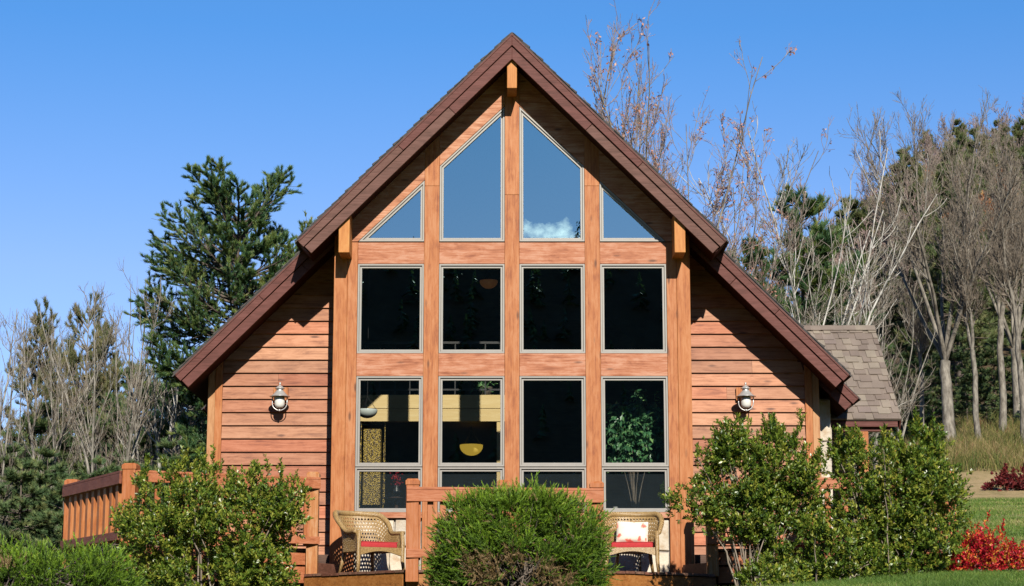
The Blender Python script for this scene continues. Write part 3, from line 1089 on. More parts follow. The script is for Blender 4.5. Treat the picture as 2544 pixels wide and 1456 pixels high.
while x < lx1:
    lr.bar((x, YL + 0.06, lz1), (x, YL + 0.06, lz1 + 0.95), 0.02, 0.02, up=(0, 1, 0)); x += 0.27
lr.build('loft_rail', M['black'], house)
# dark cabinet wall inside on the right
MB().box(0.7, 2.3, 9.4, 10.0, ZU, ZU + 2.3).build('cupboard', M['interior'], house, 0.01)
MB().box(-2.4, 2.4, 0.2, 0.34, Zsb - 0.02, Zst + 0.005).build('inner_sill', M['post'], house, 0.004)

# stone pier at the right corner, behind the corner post
YP = 1.3
x0, x1 = XWr + 0.07, PX(2066, 1100, YP)
zt = roofz(x1, 0.25)
pier = MB().box(x0, x1 - 0.03, YP, YP + 0.5, zbase, zt).build('stone_pier', M['concrete'], house)
stones('stone_facing', x0, x1, zbase, zt, YP - 0.01, pier, 31, 0.55)
xs_ = x1 - 0.03
stones('stone_facing', YP, YP + 0.5, zbase, zt, 0, pier, 32, 0.55, side=lambda v: (xs_ - v[1], v[0], v[2]))


# ------------------------------------------------------------------ side wing with its own shingle roof
YE, YR = 2.0, 4.15
e0 = P(2240, 1042, YE); rdg = P(2185, 813, YR)
xR = e0.x
wing = thing('porch_wing', (xR - 1, 3, 0), 'side porch with a grey-brown shingle roof sloping forward, right of the main house', 'porch')
xL = 4.5
sv_ = Vector((0, YR - YE, rdg.z - e0.z)); L = sv_.length; su = sv_.normalized(); sn = Vector((0, -su.z, su.y))
slab = MB()
def sp(x, q, t): return Vector((x, YE, e0.z)) + su * q + sn * t
def sprism(mb, x0, x1, q0, q1, t0, t1, t1b=None):
    t1b = t1 if t1b is None else t1b
    vs = [sp(x0, q0, t0), sp(x1, q0, t0), sp(x1, q1, t0), sp(x0, q1, t0), sp(x0, q0, t1), sp(x1, q0, t1), sp(x1, q1, t1b), sp(x0, q1, t1b)]
    mb.add(vs, [(0, 3, 2, 1), (4, 5, 6, 7), (0, 1, 5, 4), (1, 2, 6, 5), (2, 3, 7, 6), (3, 0, 4, 7)])
sprism(slab, xL, xR - 0.03, 0.03, L, -0.16, -0.02)
# rear slope
yb = 2 * YR - YE
slab.add([(xL, YR + 0.001, rdg.z - 0.02), (xR - 0.03, YR + 0.001, rdg.z - 0.02), (xR - 0.03, yb, e0.z - 0.02), (xL, yb, e0.z - 0.02),
          (xL, YR + 0.001, rdg.z - 0.2), (xR - 0.03, YR + 0.001, rdg.z - 0.2), (xR - 0.03, yb, e0.z - 0.2), (xL, yb, e0.z - 0.2)],
         [(0, 1, 2, 3), (4, 7, 6, 5), (0, 4, 5, 1), (1, 5, 6, 2), (2, 6, 7, 3), (3, 7, 4, 0)])
wr = slab.build('roof', M['soffit'], wing)
tabs = MB()
rg = random.Random(12)
nc = 15
exp_ = L / nc
for k in range(nc):
    q0 = k * exp_
    # base course
    sprism(tabs, xL, xR, q0, q0 + exp_ * 1.2, -0.018, 0.004, -0.008)
    x = xL - rg.uniform(0, 0.3)
    while x < xR - 0.02:
        w_ = rg.uniform(0.11, 0.24)
        a, b_ = max(x, xL), min(x + w_, xR)
        if b_ - a > 0.02:
            jog = rg.choice((0, 0, 0.045)) * (1 if k else 0)
            sprism(tabs, a, b_ - 0.002, q0 - 0.002 - jog, q0 + exp_ * 1.15, 0.0, 0.017 + rg.uniform(0, 0.006), 0.002)
        x += w_ + (rg.uniform(0.0, 0.13) if rg.random() < 0.6 else 0)
# ridge caps
x = xL
while x < xR - 0.1:
    sprism(tabs, x, min(x + 0.22, xR), L - 0.14, L + 0.01, 0.018, 0.03 + rg.uniform(0, 0.006)); x += 0.2
tabs.build('roof_shingles', M['shingle'], wr)
zf = PZ(1068, YE + 0.05)
MB().box(xL, xR - 0.06, YE + 0.03, YE + 0.07, zf + 0.05, e0.z - 0.03).build('eave_board', M['fascia'], wing, 0.004)
MB().box(xL, xR - 0.14, YE + 0.1, YE + 0.24, zf - 0.02, zf + 0.11).build('eave_beam', M['fascia'], wing, 0.004)
gb = MB(); gb.add([sp(xR - 0.028, 0.0, -0.2), sp(xR - 0.028, L, -0.2), sp(xR - 0.028, L, -0.022), sp(xR - 0.028, 0.0, -0.022),
                   sp(xR + 0.0, 0.0, -0.2), sp(xR + 0.0, L, -0.2), sp(xR + 0.0, L, -0.022), sp(xR + 0.0, 0.0, -0.022)],
                  [(0, 3, 2, 1), (4, 5, 6, 7), (0, 1, 5, 4), (1, 2, 6, 5), (2, 3, 7, 6), (3, 0, 4, 7)])
gb.build('fascia_board', M['fascia'], wing)
pc = P(2143, 1100, YE + 0.17).x
MB().box(pc - 0.085, pc + 0.085, YE + 0.09, YE + 0.26, -0.3, zf - 0.021).build('porch_post', M['orange'], wing, 0.005)
wl = MB()
z = 0.0
while z < zf + 0.6:
    wl.add([(xL, 4.6 - 0.03, z), (xR - 0.5, 4.6 - 0.03, z), (xR - 0.5, 4.6, z + 0.21), (xL, 4.6, z + 0.21),
            (xL, 4.7, z), (xR - 0.5, 4.7, z), (xR - 0.5, 4.7, z + 0.21), (xL, 4.7, z + 0.21)],
           [(0, 1, 2, 3), (4, 7, 6, 5), (0, 4, 5, 1), (1, 5, 6, 2), (2, 6, 7, 3), (3, 7, 4, 0)]); z += 0.205
wl.build('siding_wall', M['siding'], wing)
MB().box(xL, xR - 0.3, 2.2, 4.6, ZU - 0.08, ZU - 0.02).build('porch_floor', M['decking'], wing)

# ------------------------------------------------------------------ deck
ZC0 = ZL
deck = thing('wooden_deck', (0, -1.5, 0), 'brown board deck in front of the window wall with a lower bay and raised sides', 'deck')
low = [(-3.07, -1.2), (-1.50, -2.8), (1.31, -2.55), (3.02, -1.2), (3.02, 0.9), (-3.07, 0.9)]
# lower floor: boards run front to back, clipped to the bay's outline
bd = MB()
def fy(x):
    pts = [low[0], low[1], low[2], low[3]]
    for (xa, ya), (xb, yb_) in zip(pts[:-1], pts[1:]):
        if xa <= x <= xb:
            return ya + (yb_ - ya) * (x - xa) / (xb - xa)
    return -1.2
x = -3.07
rg = random.Random(2)
while x < 3.0:
    x2 = min(x + 0.142, 3.02)
    h_ = rg.uniform(-0.004, 0.004)
    a, b_ = x + 0.003, x2 - 0.003
    ya, yb_ = fy(a) - 0.03, fy(b_) - 0.03
    bd.add([(a, ya, ZL - 0.038 + h_), (b_, yb_, ZL - 0.038 + h_), (b_, 0.0, ZL - 0.038 + h_), (a, 0.0, ZL - 0.038 + h_),
            (a, ya, ZL + h_), (b_, yb_, ZL + h_), (b_, 0.0, ZL + h_), (a, 0.0, ZL + h_)],
           [(0, 3, 2, 1), (4, 5, 6, 7), (0, 1, 5, 4), (1, 2, 6, 5), (2, 3, 7, 6), (3, 0, 4, 7)])
    x = x2
bd.build('deck_floor', M['decking'], deck, 0.003)
for (xa, ya), (xb, yb_) in zip(low[:3], low[1:4]):
    d_ = Vector((xb - xa, yb_ - ya, 0)).normalized()
    p0 = Vector((xa, ya + 0.03, 0)) + d_ * 0.02; p1 = Vector((xb, yb_ + 0.03, 0)) - d_ * 0.02
    f = MB().bar((p0.x, p0.y, ZL - 0.20), (p1.x, p1.y, ZL - 0.20), 0.04, 0.31)
    f.build('deck_fascia', M['deckface'], deck, 0.004)
for xx in (-2.8, -1.4, 0, 1.3, 2.8):
    MB().box(xx - 0.06, xx + 0.06, fy(xx) + 0.3, fy(xx) + 0.42, -0.6, ZL - 0.06).build('deck_footing', M['barkdark'], deck)
sk = MB().box(-2.9, 2.9, -0.6, -0.5, -0.6, ZL - 0.05)
sk.build('deck_skirt', M['soffit'], deck)
# raised sides and the step between
UP = {}
for s in (-1, 1):
    if s < 0:
        up = [(-3.05, -1.12), (-5.45, -2.4), (-6.85, 0.2), (-6.85, 0.9), (-3.05, 0.9)]
    else:
        up = [(3.05, -1.12), (6.5, -1.14), (6.75, 2.1), (6.75, 2.2), (3.05, 2.2)]
    UP[s] = up
    ff = MB()
    xs0, xs1 = min(p[0] for p in up), max(p[0] for p in up)
    n = int((xs1 - xs0) / 0.142)
    def yfr(x):
        for (xa, ya), (xb, yb_) in zip(up[:3][:-1], up[:3][1:]):
            lo, hi = sorted((xa, xb))
            if lo <= x <= hi:
                return ya + (yb_ - ya) * (x - xa) / (xb - xa)
        return up[2][1]
    for k in range(n):
        a = xs0 + (xs1 - xs0) * k / n + 0.003; b_ = xs0 + (xs1 - xs0) * (k + 1) / n - 0.003
        back = up[-1][1] - 0.05
        if s > 0 and b_ < XWr + 0.6: back = 0.88 if b_ < XWr else 1.2
        h_ = rg.uniform(-0.003, 0.003)
        ff.add([(a, yfr(a) - 0.03, ZU - 0.038 + h_), (b_, yfr(b_) - 0.03, ZU - 0.038 + h_), (b_, back, ZU - 0.038 + h_), (a, back, ZU - 0.038 + h_),
                (a, yfr(a) - 0.03, ZU + h_), (b_, yfr(b_) - 0.03, ZU + h_), (b_, back, ZU + h_), (a, back, ZU + h_)],
               [(0, 3, 2, 1), (4, 5, 6, 7), (0, 1, 5, 4), (1, 2, 6, 5), (2, 3, 7, 6), (3, 0, 4, 7)])
    ff.build('raised_floor', M['decking'], deck, 0.003)
    for (xa, ya), (xb, yb_) in zip(up[:2], up[1:3]):
        for z0, hh, yo in ((ZU - 0.145, 0.19, 0.0), (ZU - 0.385, 0.24, 0.02)):
            f = MB().bar((xa, ya + yo, z0), (xb, yb_ + yo, z0), 0.04, hh)
            f.build('deck_fascia', M['deckrail'], deck, 0.004)
    st = MB()
    st.vprism([(s * 3.04, -1.1), (s * 2.62, -0.06), (s * 3.04, -0.06)], ZL + 0.002, ZL + 0.19)
    st.build('step', M['decking'], deck, 0.006)
    MB().box(min(s * 3.05, s * 3.09), max(s * 3.05, s * 3.09), -1.08, 0.9, ZL - 0.3, ZU - 0.04).build('riser', M['soffit'], deck)


# railings
def post(rail, x, y, z0, z1, w, mat, rot=0.0):
    p = MB()
    h = w / 2
    ca, sa = math.cos(rot), math.sin(rot)
    def sq(k): return [(x + ca * a * k - sa * b * k, y + sa * a * k + ca * b * k) for a, b in ((-h, -h), (h, -h), (h, h), (-h, h))]
    p.vprism(sq(1), z0, z1 - 0.09)
    o = p.build('post', mat, rail, 0.006)
    c = MB()
    A, B, T = sq(1.12), sq(1.12), sq(0.8)
    vs = [(*q, z1 - 0.088) for q in A] + [(*q, z1 - 0.03) for q in B] + [(*q, z1) for q in T]
    fs = [(3, 2, 1, 0), (8, 9, 10, 11)]
    for r_ in (0, 4):
        fs += [(r_ + i, r_ + (i + 1) % 4, r_ + 4 + (i + 1) % 4, r_ + 4 + i) for i in range(4)]
    c.add(vs, fs)
    c.build('post_cap', mat, o, 0.004)


def railing(rail, a, b, zb_, zt, nb, rail_h=0.16, mat=None, balmat=None, low_h=0.12, bw=0.085, off=0.0, cap=True, front=0.07):
    """Top rail with a cap board, lower rail and balusters from a to b (x, y)."""
    mat = mat or M['deckrail']; balmat = balmat or M['deckpost']
    a, b = Vector((*a, 0)), Vector((*b, 0))
    d_ = (b - a).normalized(); nrm = Vector((d_.y, -d_.x, 0))
    if nrm.y > 0: nrm = -nrm
    f = nrm * front
    t = MB().bar(a + f + Vector((0, 0, zt - 0.035 - rail_h / 2)), b + f + Vector((0, 0, zt - 0.035 - rail_h / 2)), 0.04, rail_h)
    t.build('top_rail', mat, rail, 0.005)
    if cap:
        c = MB().bar(a + f * 0.35 + Vector((0, 0, zt - 0.014)), b + f * 0.35 + Vector((0, 0, zt - 0.014)), 0.15, 0.036)
        c.build('cap_rail', mat, rail, 0.005)
    l = MB().bar(a + f + Vector((0, 0, zb_ + 0.06 + low_h / 2)), b + f + Vector((0, 0, zb_ + 0.06 + low_h / 2)), 0.04, low_h)
    l.build('lower_rail', mat, rail, 0.005)
    for k in range(nb):
        p = a + (b - a) * ((k + 0.9) / (nb + 0.8)) + f * 0.3
        q = MB()
        zt_, zb2 = zt - 0.036, zb_ + 0.03
        ang = math.atan2(d_.y, d_.x)
        ca, sa = math.cos(ang) * bw / 2, math.sin(ang) * bw / 2
        ux, uy = Vector((ca, sa, 0)), Vector((-sa, ca, 0)) * 0.5
        q.vprism([tuple((p + e)[:2]) for e in (-ux - uy, ux - uy, ux + uy, -ux + uy)], zb2, zt_)
        q.build('baluster', balmat, rail, 0.004)


def pz(py, Y): return PZ(py, Y)


# centre railing on the deck's prow
cr_ = thing('deck_railing', (0, -2.7, ZL), 'orange-brown low railing at the front of the deck, half hidden by the big juniper', 'railing', 'railings round the deck')
pa, pb = (-1.465, -2.86), (1.30, -2.60)
zt = pz(1213, -2.8)
for px_, yy, top in ((1025, -2.90, 1190), (1253, -2.78, 1193), (1483, -2.65, 1197)):
    xx = PX(px_, 1300, yy)
    post(cr_, xx, yy, pz(1446, yy), pz(top, yy), 0.178, M['deckpost'])
for q0, q1 in (((PX(1025, 1300, -2.9) + 0.0, -2.9), (PX(1253, 1300, -2.78), -2.78)), ((PX(1253, 1300, -2.78), -2.78), (PX(1498, 1300, -2.65), -2.65))):
    railing(cr_, (q0[0] - 0.09 if q0[1] == -2.9 else q0[0] - 0.0, q0[1]), q1, pz(1398, -2.8), zt, 7, 0.165, front=0.105, low_h=0.12)

# raised-deck railings: left front, left side, right front, right side
ztop = ZC + 2.61
for s in (-1, 1):
    side = 'left' if s < 0 else 'right'
    up = UP[s]
    lab = {-1: 'orange-brown railing on the raised deck behind the two-lobed green shrub, worn end post',
           1: 'reddish railing on the raised deck behind the shrubs below the second wall lantern'}[s]
    rl = thing('deck_railing', (s * 4.2, -1.6, ZU), lab, 'railing', 'railings round the deck')
    y0 = -1.17
    xp = PX(777, 1300, y0) if s < 0 else PX(1768, 1300, y0)
    post(rl, xp, y0, ZL - 0.03, ztop + 0.09, 0.17, M['deckold'])
    a = (xp - 0.08 if s > 0 else xp + 0.07, y0)
    bb = (up[1][0], up[1][1])
    post(rl, bb[0], bb[1], ZU - 0.03, ztop + 0.10, 0.19, M['deckpost'], -0.1 if s < 0 else 0)
    railing(rl, a, bb, ZU, ztop, 13, 0.13, front=0.095, low_h=0.11)
    if s < 0:
        lab2 = 'short reddish railing running back from the corner post above the low juniper, seen nearly edge-on'
    else:
        lab2 = 'orange-brown railing at the far end of the deck, mostly hidden by the outermost green shrub'
    r2 = thing('deck_railing', (up[2][0], up[2][1], ZU), lab2, 'railing', 'railings round the deck')
    e = up[2]
    post(r2, e[0], e[1], ZU - 0.25, ztop + 0.10, 0.19, M['deckpost'], -0.1 if s < 0 else 0)
    if s < 0:
        railing(r2, (bb[0] - 0.07, bb[1] + 0.08), (e[0] - 0.04, e[1] - 0.06), ZU, ztop, 9, 0.15, front=0.09, mat=M['shaderail'], balmat=M['orange'], bw=0.12)  # rails in the darkened wood, shade put into their colour
    else:
        railing(r2, bb, e, ZU, ztop, 7, 0.13, front=0.09)


# ------------------------------------------------------------------ wall lanterns
def lantern():
    t = thing('wall_lantern', (0, 0, 0), 'pewter carriage lantern on the siding left of the window wall, above the two-lobed shrub', 'wall lamp', 'wall lanterns on the siding')
    MB().box(-0.13, 0.11, -0.045, 0.0, 0.05, 0.26).build('mounting_block', M['orange'], t, 0.004)
    c = (0, -0.25, 0)
    cap = MB()
    cap.lathe([(0.0, 0.313), (0.012, 0.31), (0.019, 0.298), (0.018, 0.285), (0.01, 0.275), (0.009, 0.268), (0.03, 0.255), (0.052, 0.238), (0.066, 0.222), (0.082, 0.214), (0.082, 0.209), (0.056, 0.208),
               (0.053, 0.186), (0.062, 0.172), (0.085, 0.145), (0.115, 0.112), (0.138, 0.094), (0.163, 0.087), (0.163, 0.081), (0.12, 0.08), (0.0, 0.082)], c, 28)
    cap.build('hood', M['metal'], t, 0, True)
    gl = MB()
    gl.lathe([(0.072, 0.08), (0.08, 0.06), (0.082, 0.0), (0.08, -0.05), (0.066, -0.082), (0.04, -0.1), (0.0, -0.105)], c, 24)
    gl.build('globe', M['globe'], t, 0, True)
    yk = MB()
    pts = [(-0.118, -0.25, 0.082)] + [(-0.118 * math.cos(a), -0.25, -0.02 - 0.118 * math.sin(a)) for a in np.linspace(0, PI, 15)] + [(0.118, -0.25, 0.082)]
    yk.tube(pts, 0.0085, 8)
    yk.lathe([(0, -0.118), (0.014, -0.122), (0.02, -0.136), (0.014, -0.15), (0, -0.156)], c, 14)
    yk.build('yoke', M['metal'], t, 0, True)
    ar = MB()
    ar.tube([(0.0, -0.03, 0.2), (0, -0.1, 0.215), (0, -0.2, 0.2)], 0.016, 8)
    ar.build('arm', M['metal'], t, 0, True)
    return t


la = lantern()
zl = PZ(1003, YS - 0.05)
la.location = (PX(699, 1003, YS - 0.06), YS - 0.045, zl)
lb = copy_tree(la)
lb['label'] = 'pewter carriage lantern on the siding right of the window wall, above the taller green shrub'
lb.location = (PX(1849, 1003, YS - 0.06), YS - 0.045, zl)


# ------------------------------------------------------------------ wicker chairs
def wicker_chair(label):
    t = thing('wicker_armchair', (0, 0, 0), label, 'armchair', 'wicker chairs on the deck')
    w, fd, bd_ = 0.345, -0.35, 0.12
    # plan of the shell from the front of one arm round the back to the other
    path = [(-w - 0.02, fd), (-w, fd + 0.15), (-w, 0.0)] + [(-w * math.cos(a), bd_ - 0.04 + 0.30 * math.sin(a)) for a in np.linspace(0.12, PI - 0.12, 17)] + [(w, 0.0), (w, fd + 0.15), (w + 0.02, fd)]
    path = np.array(path)
    seg = np.linalg.norm(np.diff(path, axis=0), axis=1)
    cum = np.concatenate([[0], np.cumsum(seg)]); cum /= cum[-1]
    def plan(u): return np.array([np.interp(u, cum, path[:, 0]), np.interp(u, cum, path[:, 1])])
    def top(u):
        k = 1 - abs(2 * u - 1)
        k = min(1, max(0, (k - 0.30) / 0.42))
        k = k * k * (3 - 2 * k)
        return 0.615 + 0.30 * k + 0.02 * (1 - abs(2 * u - 1))
    zb_ = 0.33
    def S_(u, v):
        p = plan(u); z = zb_ + (top(u) - zb_) * v
        q = plan(min(1, u + 0.01)) - plan(max(0, u - 0.01)); q /= np.linalg.norm(q) + 1e-9
        nrm = np.array([-q[1], q[0]])
        fl = 0.10 * v ** 2.5 * (0.4 + 0.9 * (top(u) - 0.6) / 0.32)
        p = p + nrm * fl
        return (p[0], p[1], z)
    sh_ = MB()
    nu, nv = 48, 11
    def cell(u0, u1, v0, v1, hole):
        um, vm = (u0 + u1) / 2, (v0 + v1) / 2
        if not hole:
            sh_.add([S_(u0, v0), S_(u1, v0), S_(u1, v1), S_(u0, v1)], [(0, 1, 2, 3)]); return
        o = [(u0, v0), (um, v0), (u1, v0), (u1, vm), (u1, v1), (um, v1), (u0, v1), (u0, vm)]
        h = []
        for k in range(8):
            a = -3 * PI / 4 + k * PI / 4
            h.append((um + (u1 - u0) * 0.31 * math.cos(a), vm + (v1 - v0) * 0.31 * math.sin(a)))
        sh_.add([S_(*q) for q in o] + [S_(*q) for q in h], [(k, (k + 1) % 8, 8 + (k + 1) % 8, 8 + k) for k in range(8)])
    for i in range(nu):
        for j in range(nv):
            odd = 0.5 if j % 2 else 0.0
            u0, u1 = (i + odd) / nu, (i + 1 + odd) / nu
            if u1 > 1: u0, u1 = i / nu, 1.0
            if odd and i == 0: cell(0, 0.5 / nu, j / nv, (j + 1) / nv, False)
            cell(u0, min(u1, 1), j / nv, (j + 1) / nv, 0 < j < nv - 1 and 1 < i < nu - 2)
    so_ = sh_.build('back_shell', M['wicker'], t)
    md = so_.modifiers.new('thick', 'SOLIDIFY'); md.thickness = 0.014; md.offset = 0
    rm = MB()
    us = np.linspace(0, 1, 49)
    rm.tube([Vector(S_(u, 1.0)) for u in us], [0.032 + 0.012 * (top(u) - 0.62) / 0.3 for u in us], 10)
    rm.build('rolled_rim', M['wicker'], t, 0, True)
    for s in (-1, 1):
        x = s * (w + 0.03)
        lg = MB().tube([(s * (w + 0.025), fd - 0.012, 0.63), (x, fd - 0.03, 0.45), (x + s * 0.0, fd - 0.025, 0.2), (x + s * 0.02, fd - 0.045, 0)], [0.03, 0.033, 0.03, 0.025], 10)
        lg.build('front_leg', M['wicker'], t, 0, True)
        lg = MB().tube([(s * 0.24, 0.29, 0.36), (s * 0.26, 0.31, 0.2), (s * 0.29, 0.36, 0)], [0.03, 0.027, 0.022], 10)
        lg.build('rear_leg', M['wicker'], t, 0, True)
    st = MB(); st.vprism([(-w, fd), (w, fd), (w, 0.12), (0.22, 0.31), (-0.22, 0.31), (-w, 0.12)], 0.345, 0.375)
    st.build('seat', M['wicker'], t)
    ap = MB()
    n = 14
    tp = [(-w + 2 * w * k / n, 0.39) for k in range(n + 1)]
    bt = [(w - 2 * w * k / n, 0.27 + 0.065 * math.sin(PI * k / n)) for k in range(n + 1)]
    ap.prism(tp[::-1] + bt[::-1], fd - 0.03, fd + 0.005)
    ap.build('apron', M['wicker'], t)
    return t


ch1 = wicker_chair('tan wicker armchair with red seat cushion turned sideways beside the centre railing post')
ch1.location = (PX(914, 1400, -0.95), -0.95, ZL + 0.004); ch1.rotation_euler = (0, 0, R(34))
ch2 = copy_tree(ch1)
ch2['label'] = 'tan wicker armchair with a flowered pillow facing straight out, between the juniper and the post'
ch2.location = (PX(1573, 1400, -0.85), -0.85, ZL + 0.004); ch2.rotation_euler = (0, 0, R(-6))


def cushion(ch, label):
    c = MB()
    c.vprism([(-0.31, -0.345), (0.31, -0.345), (0.31, 0.12), (0.20, 0.24), (-0.20, 0.24), (-0.31, 0.12)], 0.377, 0.475)
    o = c.build('seat_cushion', M['cushion'], None, 0.028, True)
    o.modifiers['bevel'].segments = 4
    pp = MB().tube([(x, y, 0.468) for x, y in [(-0.305, -0.342), (0.305, -0.342), (0.306, 0.12), (0.2, 0.235), (-0.2, 0.235), (-0.306, 0.12), (-0.305, -0.342)]], 0.007, 6)
    q = pp.build('piping', M['cushion'], o)
    o.location = ch.location; o.rotation_euler = ch.rotation_euler
    tag(o, label, 'cushion', 'red seat cushions')


cushion(ch1, 'red box cushion on the seat of the sideways wicker chair')
cushion(ch2, 'red box cushion under the flowered pillow on the front-facing wicker chair')
# pillow
n = 16
vs, fs = [], []
for side in (1, -1):
    for i in range(n + 1):
        for j in range(n + 1):
            u, v = 2 * i / n - 1, 2 * j / n - 1
            th = 0.07 * (max(0, 1 - u ** 4) * max(0, 1 - v ** 4)) ** 0.55
            pin = 1 - 0.06 * (u * u * (1 - v * v)) * 0 - 0.05 * ((1 - abs(u)) * abs(v) ** 3)
            vs.append((0.235 * u * (1 - 0.05 * (1 - v * v) * 0), side * th, 0.17 * v * pin))
k0 = (n + 1) ** 2
for s_ in range(2):
    for i in range(n):
        for j in range(n):
            a = s_ * k0 + i * (n + 1) + j
            fs.append((a, a + 1, a + n + 2, a + n + 1))
pl = MB(); pl.add(vs, fs)
po = pl.build('throw_pillow', M['pillow'], None, 0, True)
po.location = ch2.location + Vector((-0.005, 0.05, 0.475 + 0.165))
po.rotation_euler = (R(-17), R(2), R(-6))
tag(po, 'cream pillow with red flowers leaning on the back of the front-facing wicker chair', 'pillow')

# ------------------------------------------------------------------ inside, seen through the glass
fl = thing('floor_lamp', (PX(925, 1150, 1.2), 1.2, ZU), 'tall gold beaded floor lamp standing indoors behind the leftmost lower window', 'floor lamp')
cx, cy = fl.location.x, fl.location.y
zt_, zb2 = PZ(1068, 1.2), ZU + 0.12
g = MB()
g.vprism([(cx + 0.2 * math.cos(a), cy + 0.2 * math.sin(a)) for a in np.linspace(PI / 4, 2 * PI + PI / 4, 5)[:4]], zb2, zt_)
g.build('lamp_shade', M['gold'], fl, 0.01)
wf = MB()
cs = [(cx + 0.27 * math.cos(a), cy + 0.27 * math.sin(a)) for a in (0.9, 0.9 + PI / 2, 0.9 + PI, 0.9 + 1.5 * PI)]
for k in range(4):
    a, b_ = cs[k], cs[(k + 1) % 4]
    wf.bar((*a, ZU), (*a, zt_ + 0.12), 0.012, 0.012, up=(0, 1, 0))
    for z in (zt_ + 0.11, ZU + 0.1):
        wf.bar((*a, z), (*b_, z), 0.01, 0.01)
wf.build('wire_frame', M['gold'], fl)


def pendant(px, py0, py1, hw, Y, mat, label, ztop_=None):
    t = thing('pendant_light', (PX(px, py1, Y), Y, PZ(py1, Y)), label, 'pendant light', 'pendant lights indoors')
    x, zt_, zb_ = t.location.x, PZ(py0, Y), PZ(py1, Y)
    rr = hw * (Y + D) / F
    b = MB()
    h_ = zt_ - zb_
    b.lathe([(rr * math.sin(a), h_ * (1 - math.cos(a))) for a in np.linspace(0, PI / 2, 10)] + [(rr * 0.97 * math.sin(a), 0.012 + h_ * (1 - math.cos(a))) for a in np.linspace(PI / 2, 0, 10)], (x, Y, zb_), 28)
    b.build('bowl', mat, t, 0, True)
    r_ = MB()
    for a in (0.3, 0.3 + 2 * PI / 3, 0.3 + 4 * PI / 3):
        r_.tube([(x + rr * 0.95 * math.cos(a), Y + rr * 0.95 * math.sin(a), zt_), (x, Y, zt_ + rr * 1.3)], 0.005, 5)
    top = ztop_ if ztop_ else roofz(x, 0.24)
    r_.tube([(x, Y, zt_ + rr * 1.3), (x, Y, top)], 0.008, 6)
    r_.build('rod', M['black'], t)


pendant(912, 1019, 1039, 26, 2.2, M['whiteglass'], 'white glass bowl pendant behind the leftmost lower window')
pendant(1171, 1107, 1132, 29, 5.2, M['bulbglass'], 'glowing yellow bowl pendant below the sunlit loft beam', lz0)
pendant(1214, 699, 717, 23, 4.0, M['dimglass'], 'dim amber bowl pendant high behind the second middle-row window')

vt = thing('side_table', (PX(985, 1230, 0.8), 0.8, ZU), 'dark small table indoors holding the flower vase', 'side table')
zv = PZ(1236, 0.8)
xx = vt.location.x
MB().lathe([(0.0, -0.02), (0.2, -0.02), (0.2, 0.0), (0.0, 0.0)], (xx, 0.8, zv), 24).build('table_top', M['interior'], vt)
MB().lathe([(0.03, -0.02), (0.03, -(zv - ZU) + 0.03), (0.14, -(zv - ZU)), (0, -(zv - ZU))], (xx, 0.8, zv), 12).build('table_leg', M['interior'], vt)
vz = thing('flower_vase', (xx, 0.8, zv), 'dark vase of small red flowers on the table behind the leftmost window', 'vase')
MB().lathe([(0.0, 0.0), (0.05, 0.002), (0.065, 0.06), (0.05, 0.13), (0.03, 0.17), (0.038, 0.19), (0.0, 0.185)], (xx, 0.8, zv), 18).build('vase', M['black'], vz, 0, True)
rg = np.random.default_rng(5)
n = 70
c = np.stack([xx + rg.normal(0, 0.045, n), 0.8 + rg.normal(0, 0.045, n), zv + 0.2 + rg.random(n) * 0.2], 1)


def leaf_arrays(c, d, nrm, ln, wd, fold=0.25):
    """Leaf-shaped quads: base c, direction d, face normal nrm."""
    d = d / (np.linalg.norm(d, axis=1, keepdims=True) + 1e-9)
    b = np.cross(d, nrm); b /= (np.linalg.norm(b, axis=1, keepdims=True) + 1e-9)
    up = np.cross(b, d)
    ln, wd = np.asarray(ln).reshape(-1, 1), np.asarray(wd).reshape(-1, 1)
    mid = c + d * ln * 0.55 + up * wd * fold
    V = np.stack([c, mid + b * wd * 0.5, c + d * ln, mid - b * wd * 0.5], 1).reshape(-1, 3)
    F_ = np.arange(len(c) * 4).reshape(-1, 4)
    return V, F_


def rnd_dir(rg, n):
    v = rg.normal(size=(n, 3)); return v / np.linalg.norm(v, axis=1, keepdims=True)


V, F_ = leaf_arrays(c, rnd_dir(rg, n), rnd_dir(rg, n), np.full(n, 0.04), np.full(n, 0.03))
link_mesh(np_mesh('flower_bunch', V - np.array(vz.location), [F_], rg.random(n) * 0.6), 'flower_bunch', M['redleaf'], vz)
mg = thing('mug', (PX(1529, 1262, 0.27), 0.27, Zst + 0.005), 'white cup on the indoor sill behind the rightmost lower window', 'cup')
MB().lathe([(0.0, 0.0), (0.028, 0.0), (0.036, 0.1), (0.033, 0.1), (0.026, 0.01), (0.0, 0.01)], tuple(mg.location), 16).build('cup_body', M['globe'], mg, 0, True)
MB().tube([(mg.location.x + 0.034, 0.27, mg.location.z + 0.08), (mg.location.x + 0.06, 0.27, mg.location.z + 0.07), (mg.location.x + 0.055, 0.27, mg.location.z + 0.03), (mg.location.x + 0.03, 0.27, mg.location.z + 0.025)], 0.005, 6).build('handle', M['globe'], mg, 0, True)

# patio table behind the right railing
pt = thing('patio_table', (5.0, 0.15, ZU), 'black patio table on the raised deck behind the balusters beside the stone pier', 'table')
MB().lathe([(0, 0.72), (0.55, 0.72), (0.56, 0.70), (0.55, 0.68), (0, 0.68)], tuple(pt.location), 28).build('table_top', M['black'], pt)
for a in (0.5, 0.5 + PI / 2, 0.5 + PI, 0.5 + 1.5 * PI):
    ox, oy = math.cos(a), math.sin(a)
    MB().tube([(5.0 + 0.42 * ox, 0.15 + 0.42 * oy, ZU + 0.69), (5.0 + 0.30 * ox, 0.15 + 0.30 * oy, ZU + 0.35), (5.0 + 0.46 * ox, 0.15 + 0.46 * oy, ZU)], 0.018, 8).build('leg', M['metal'], pt, 0, True)
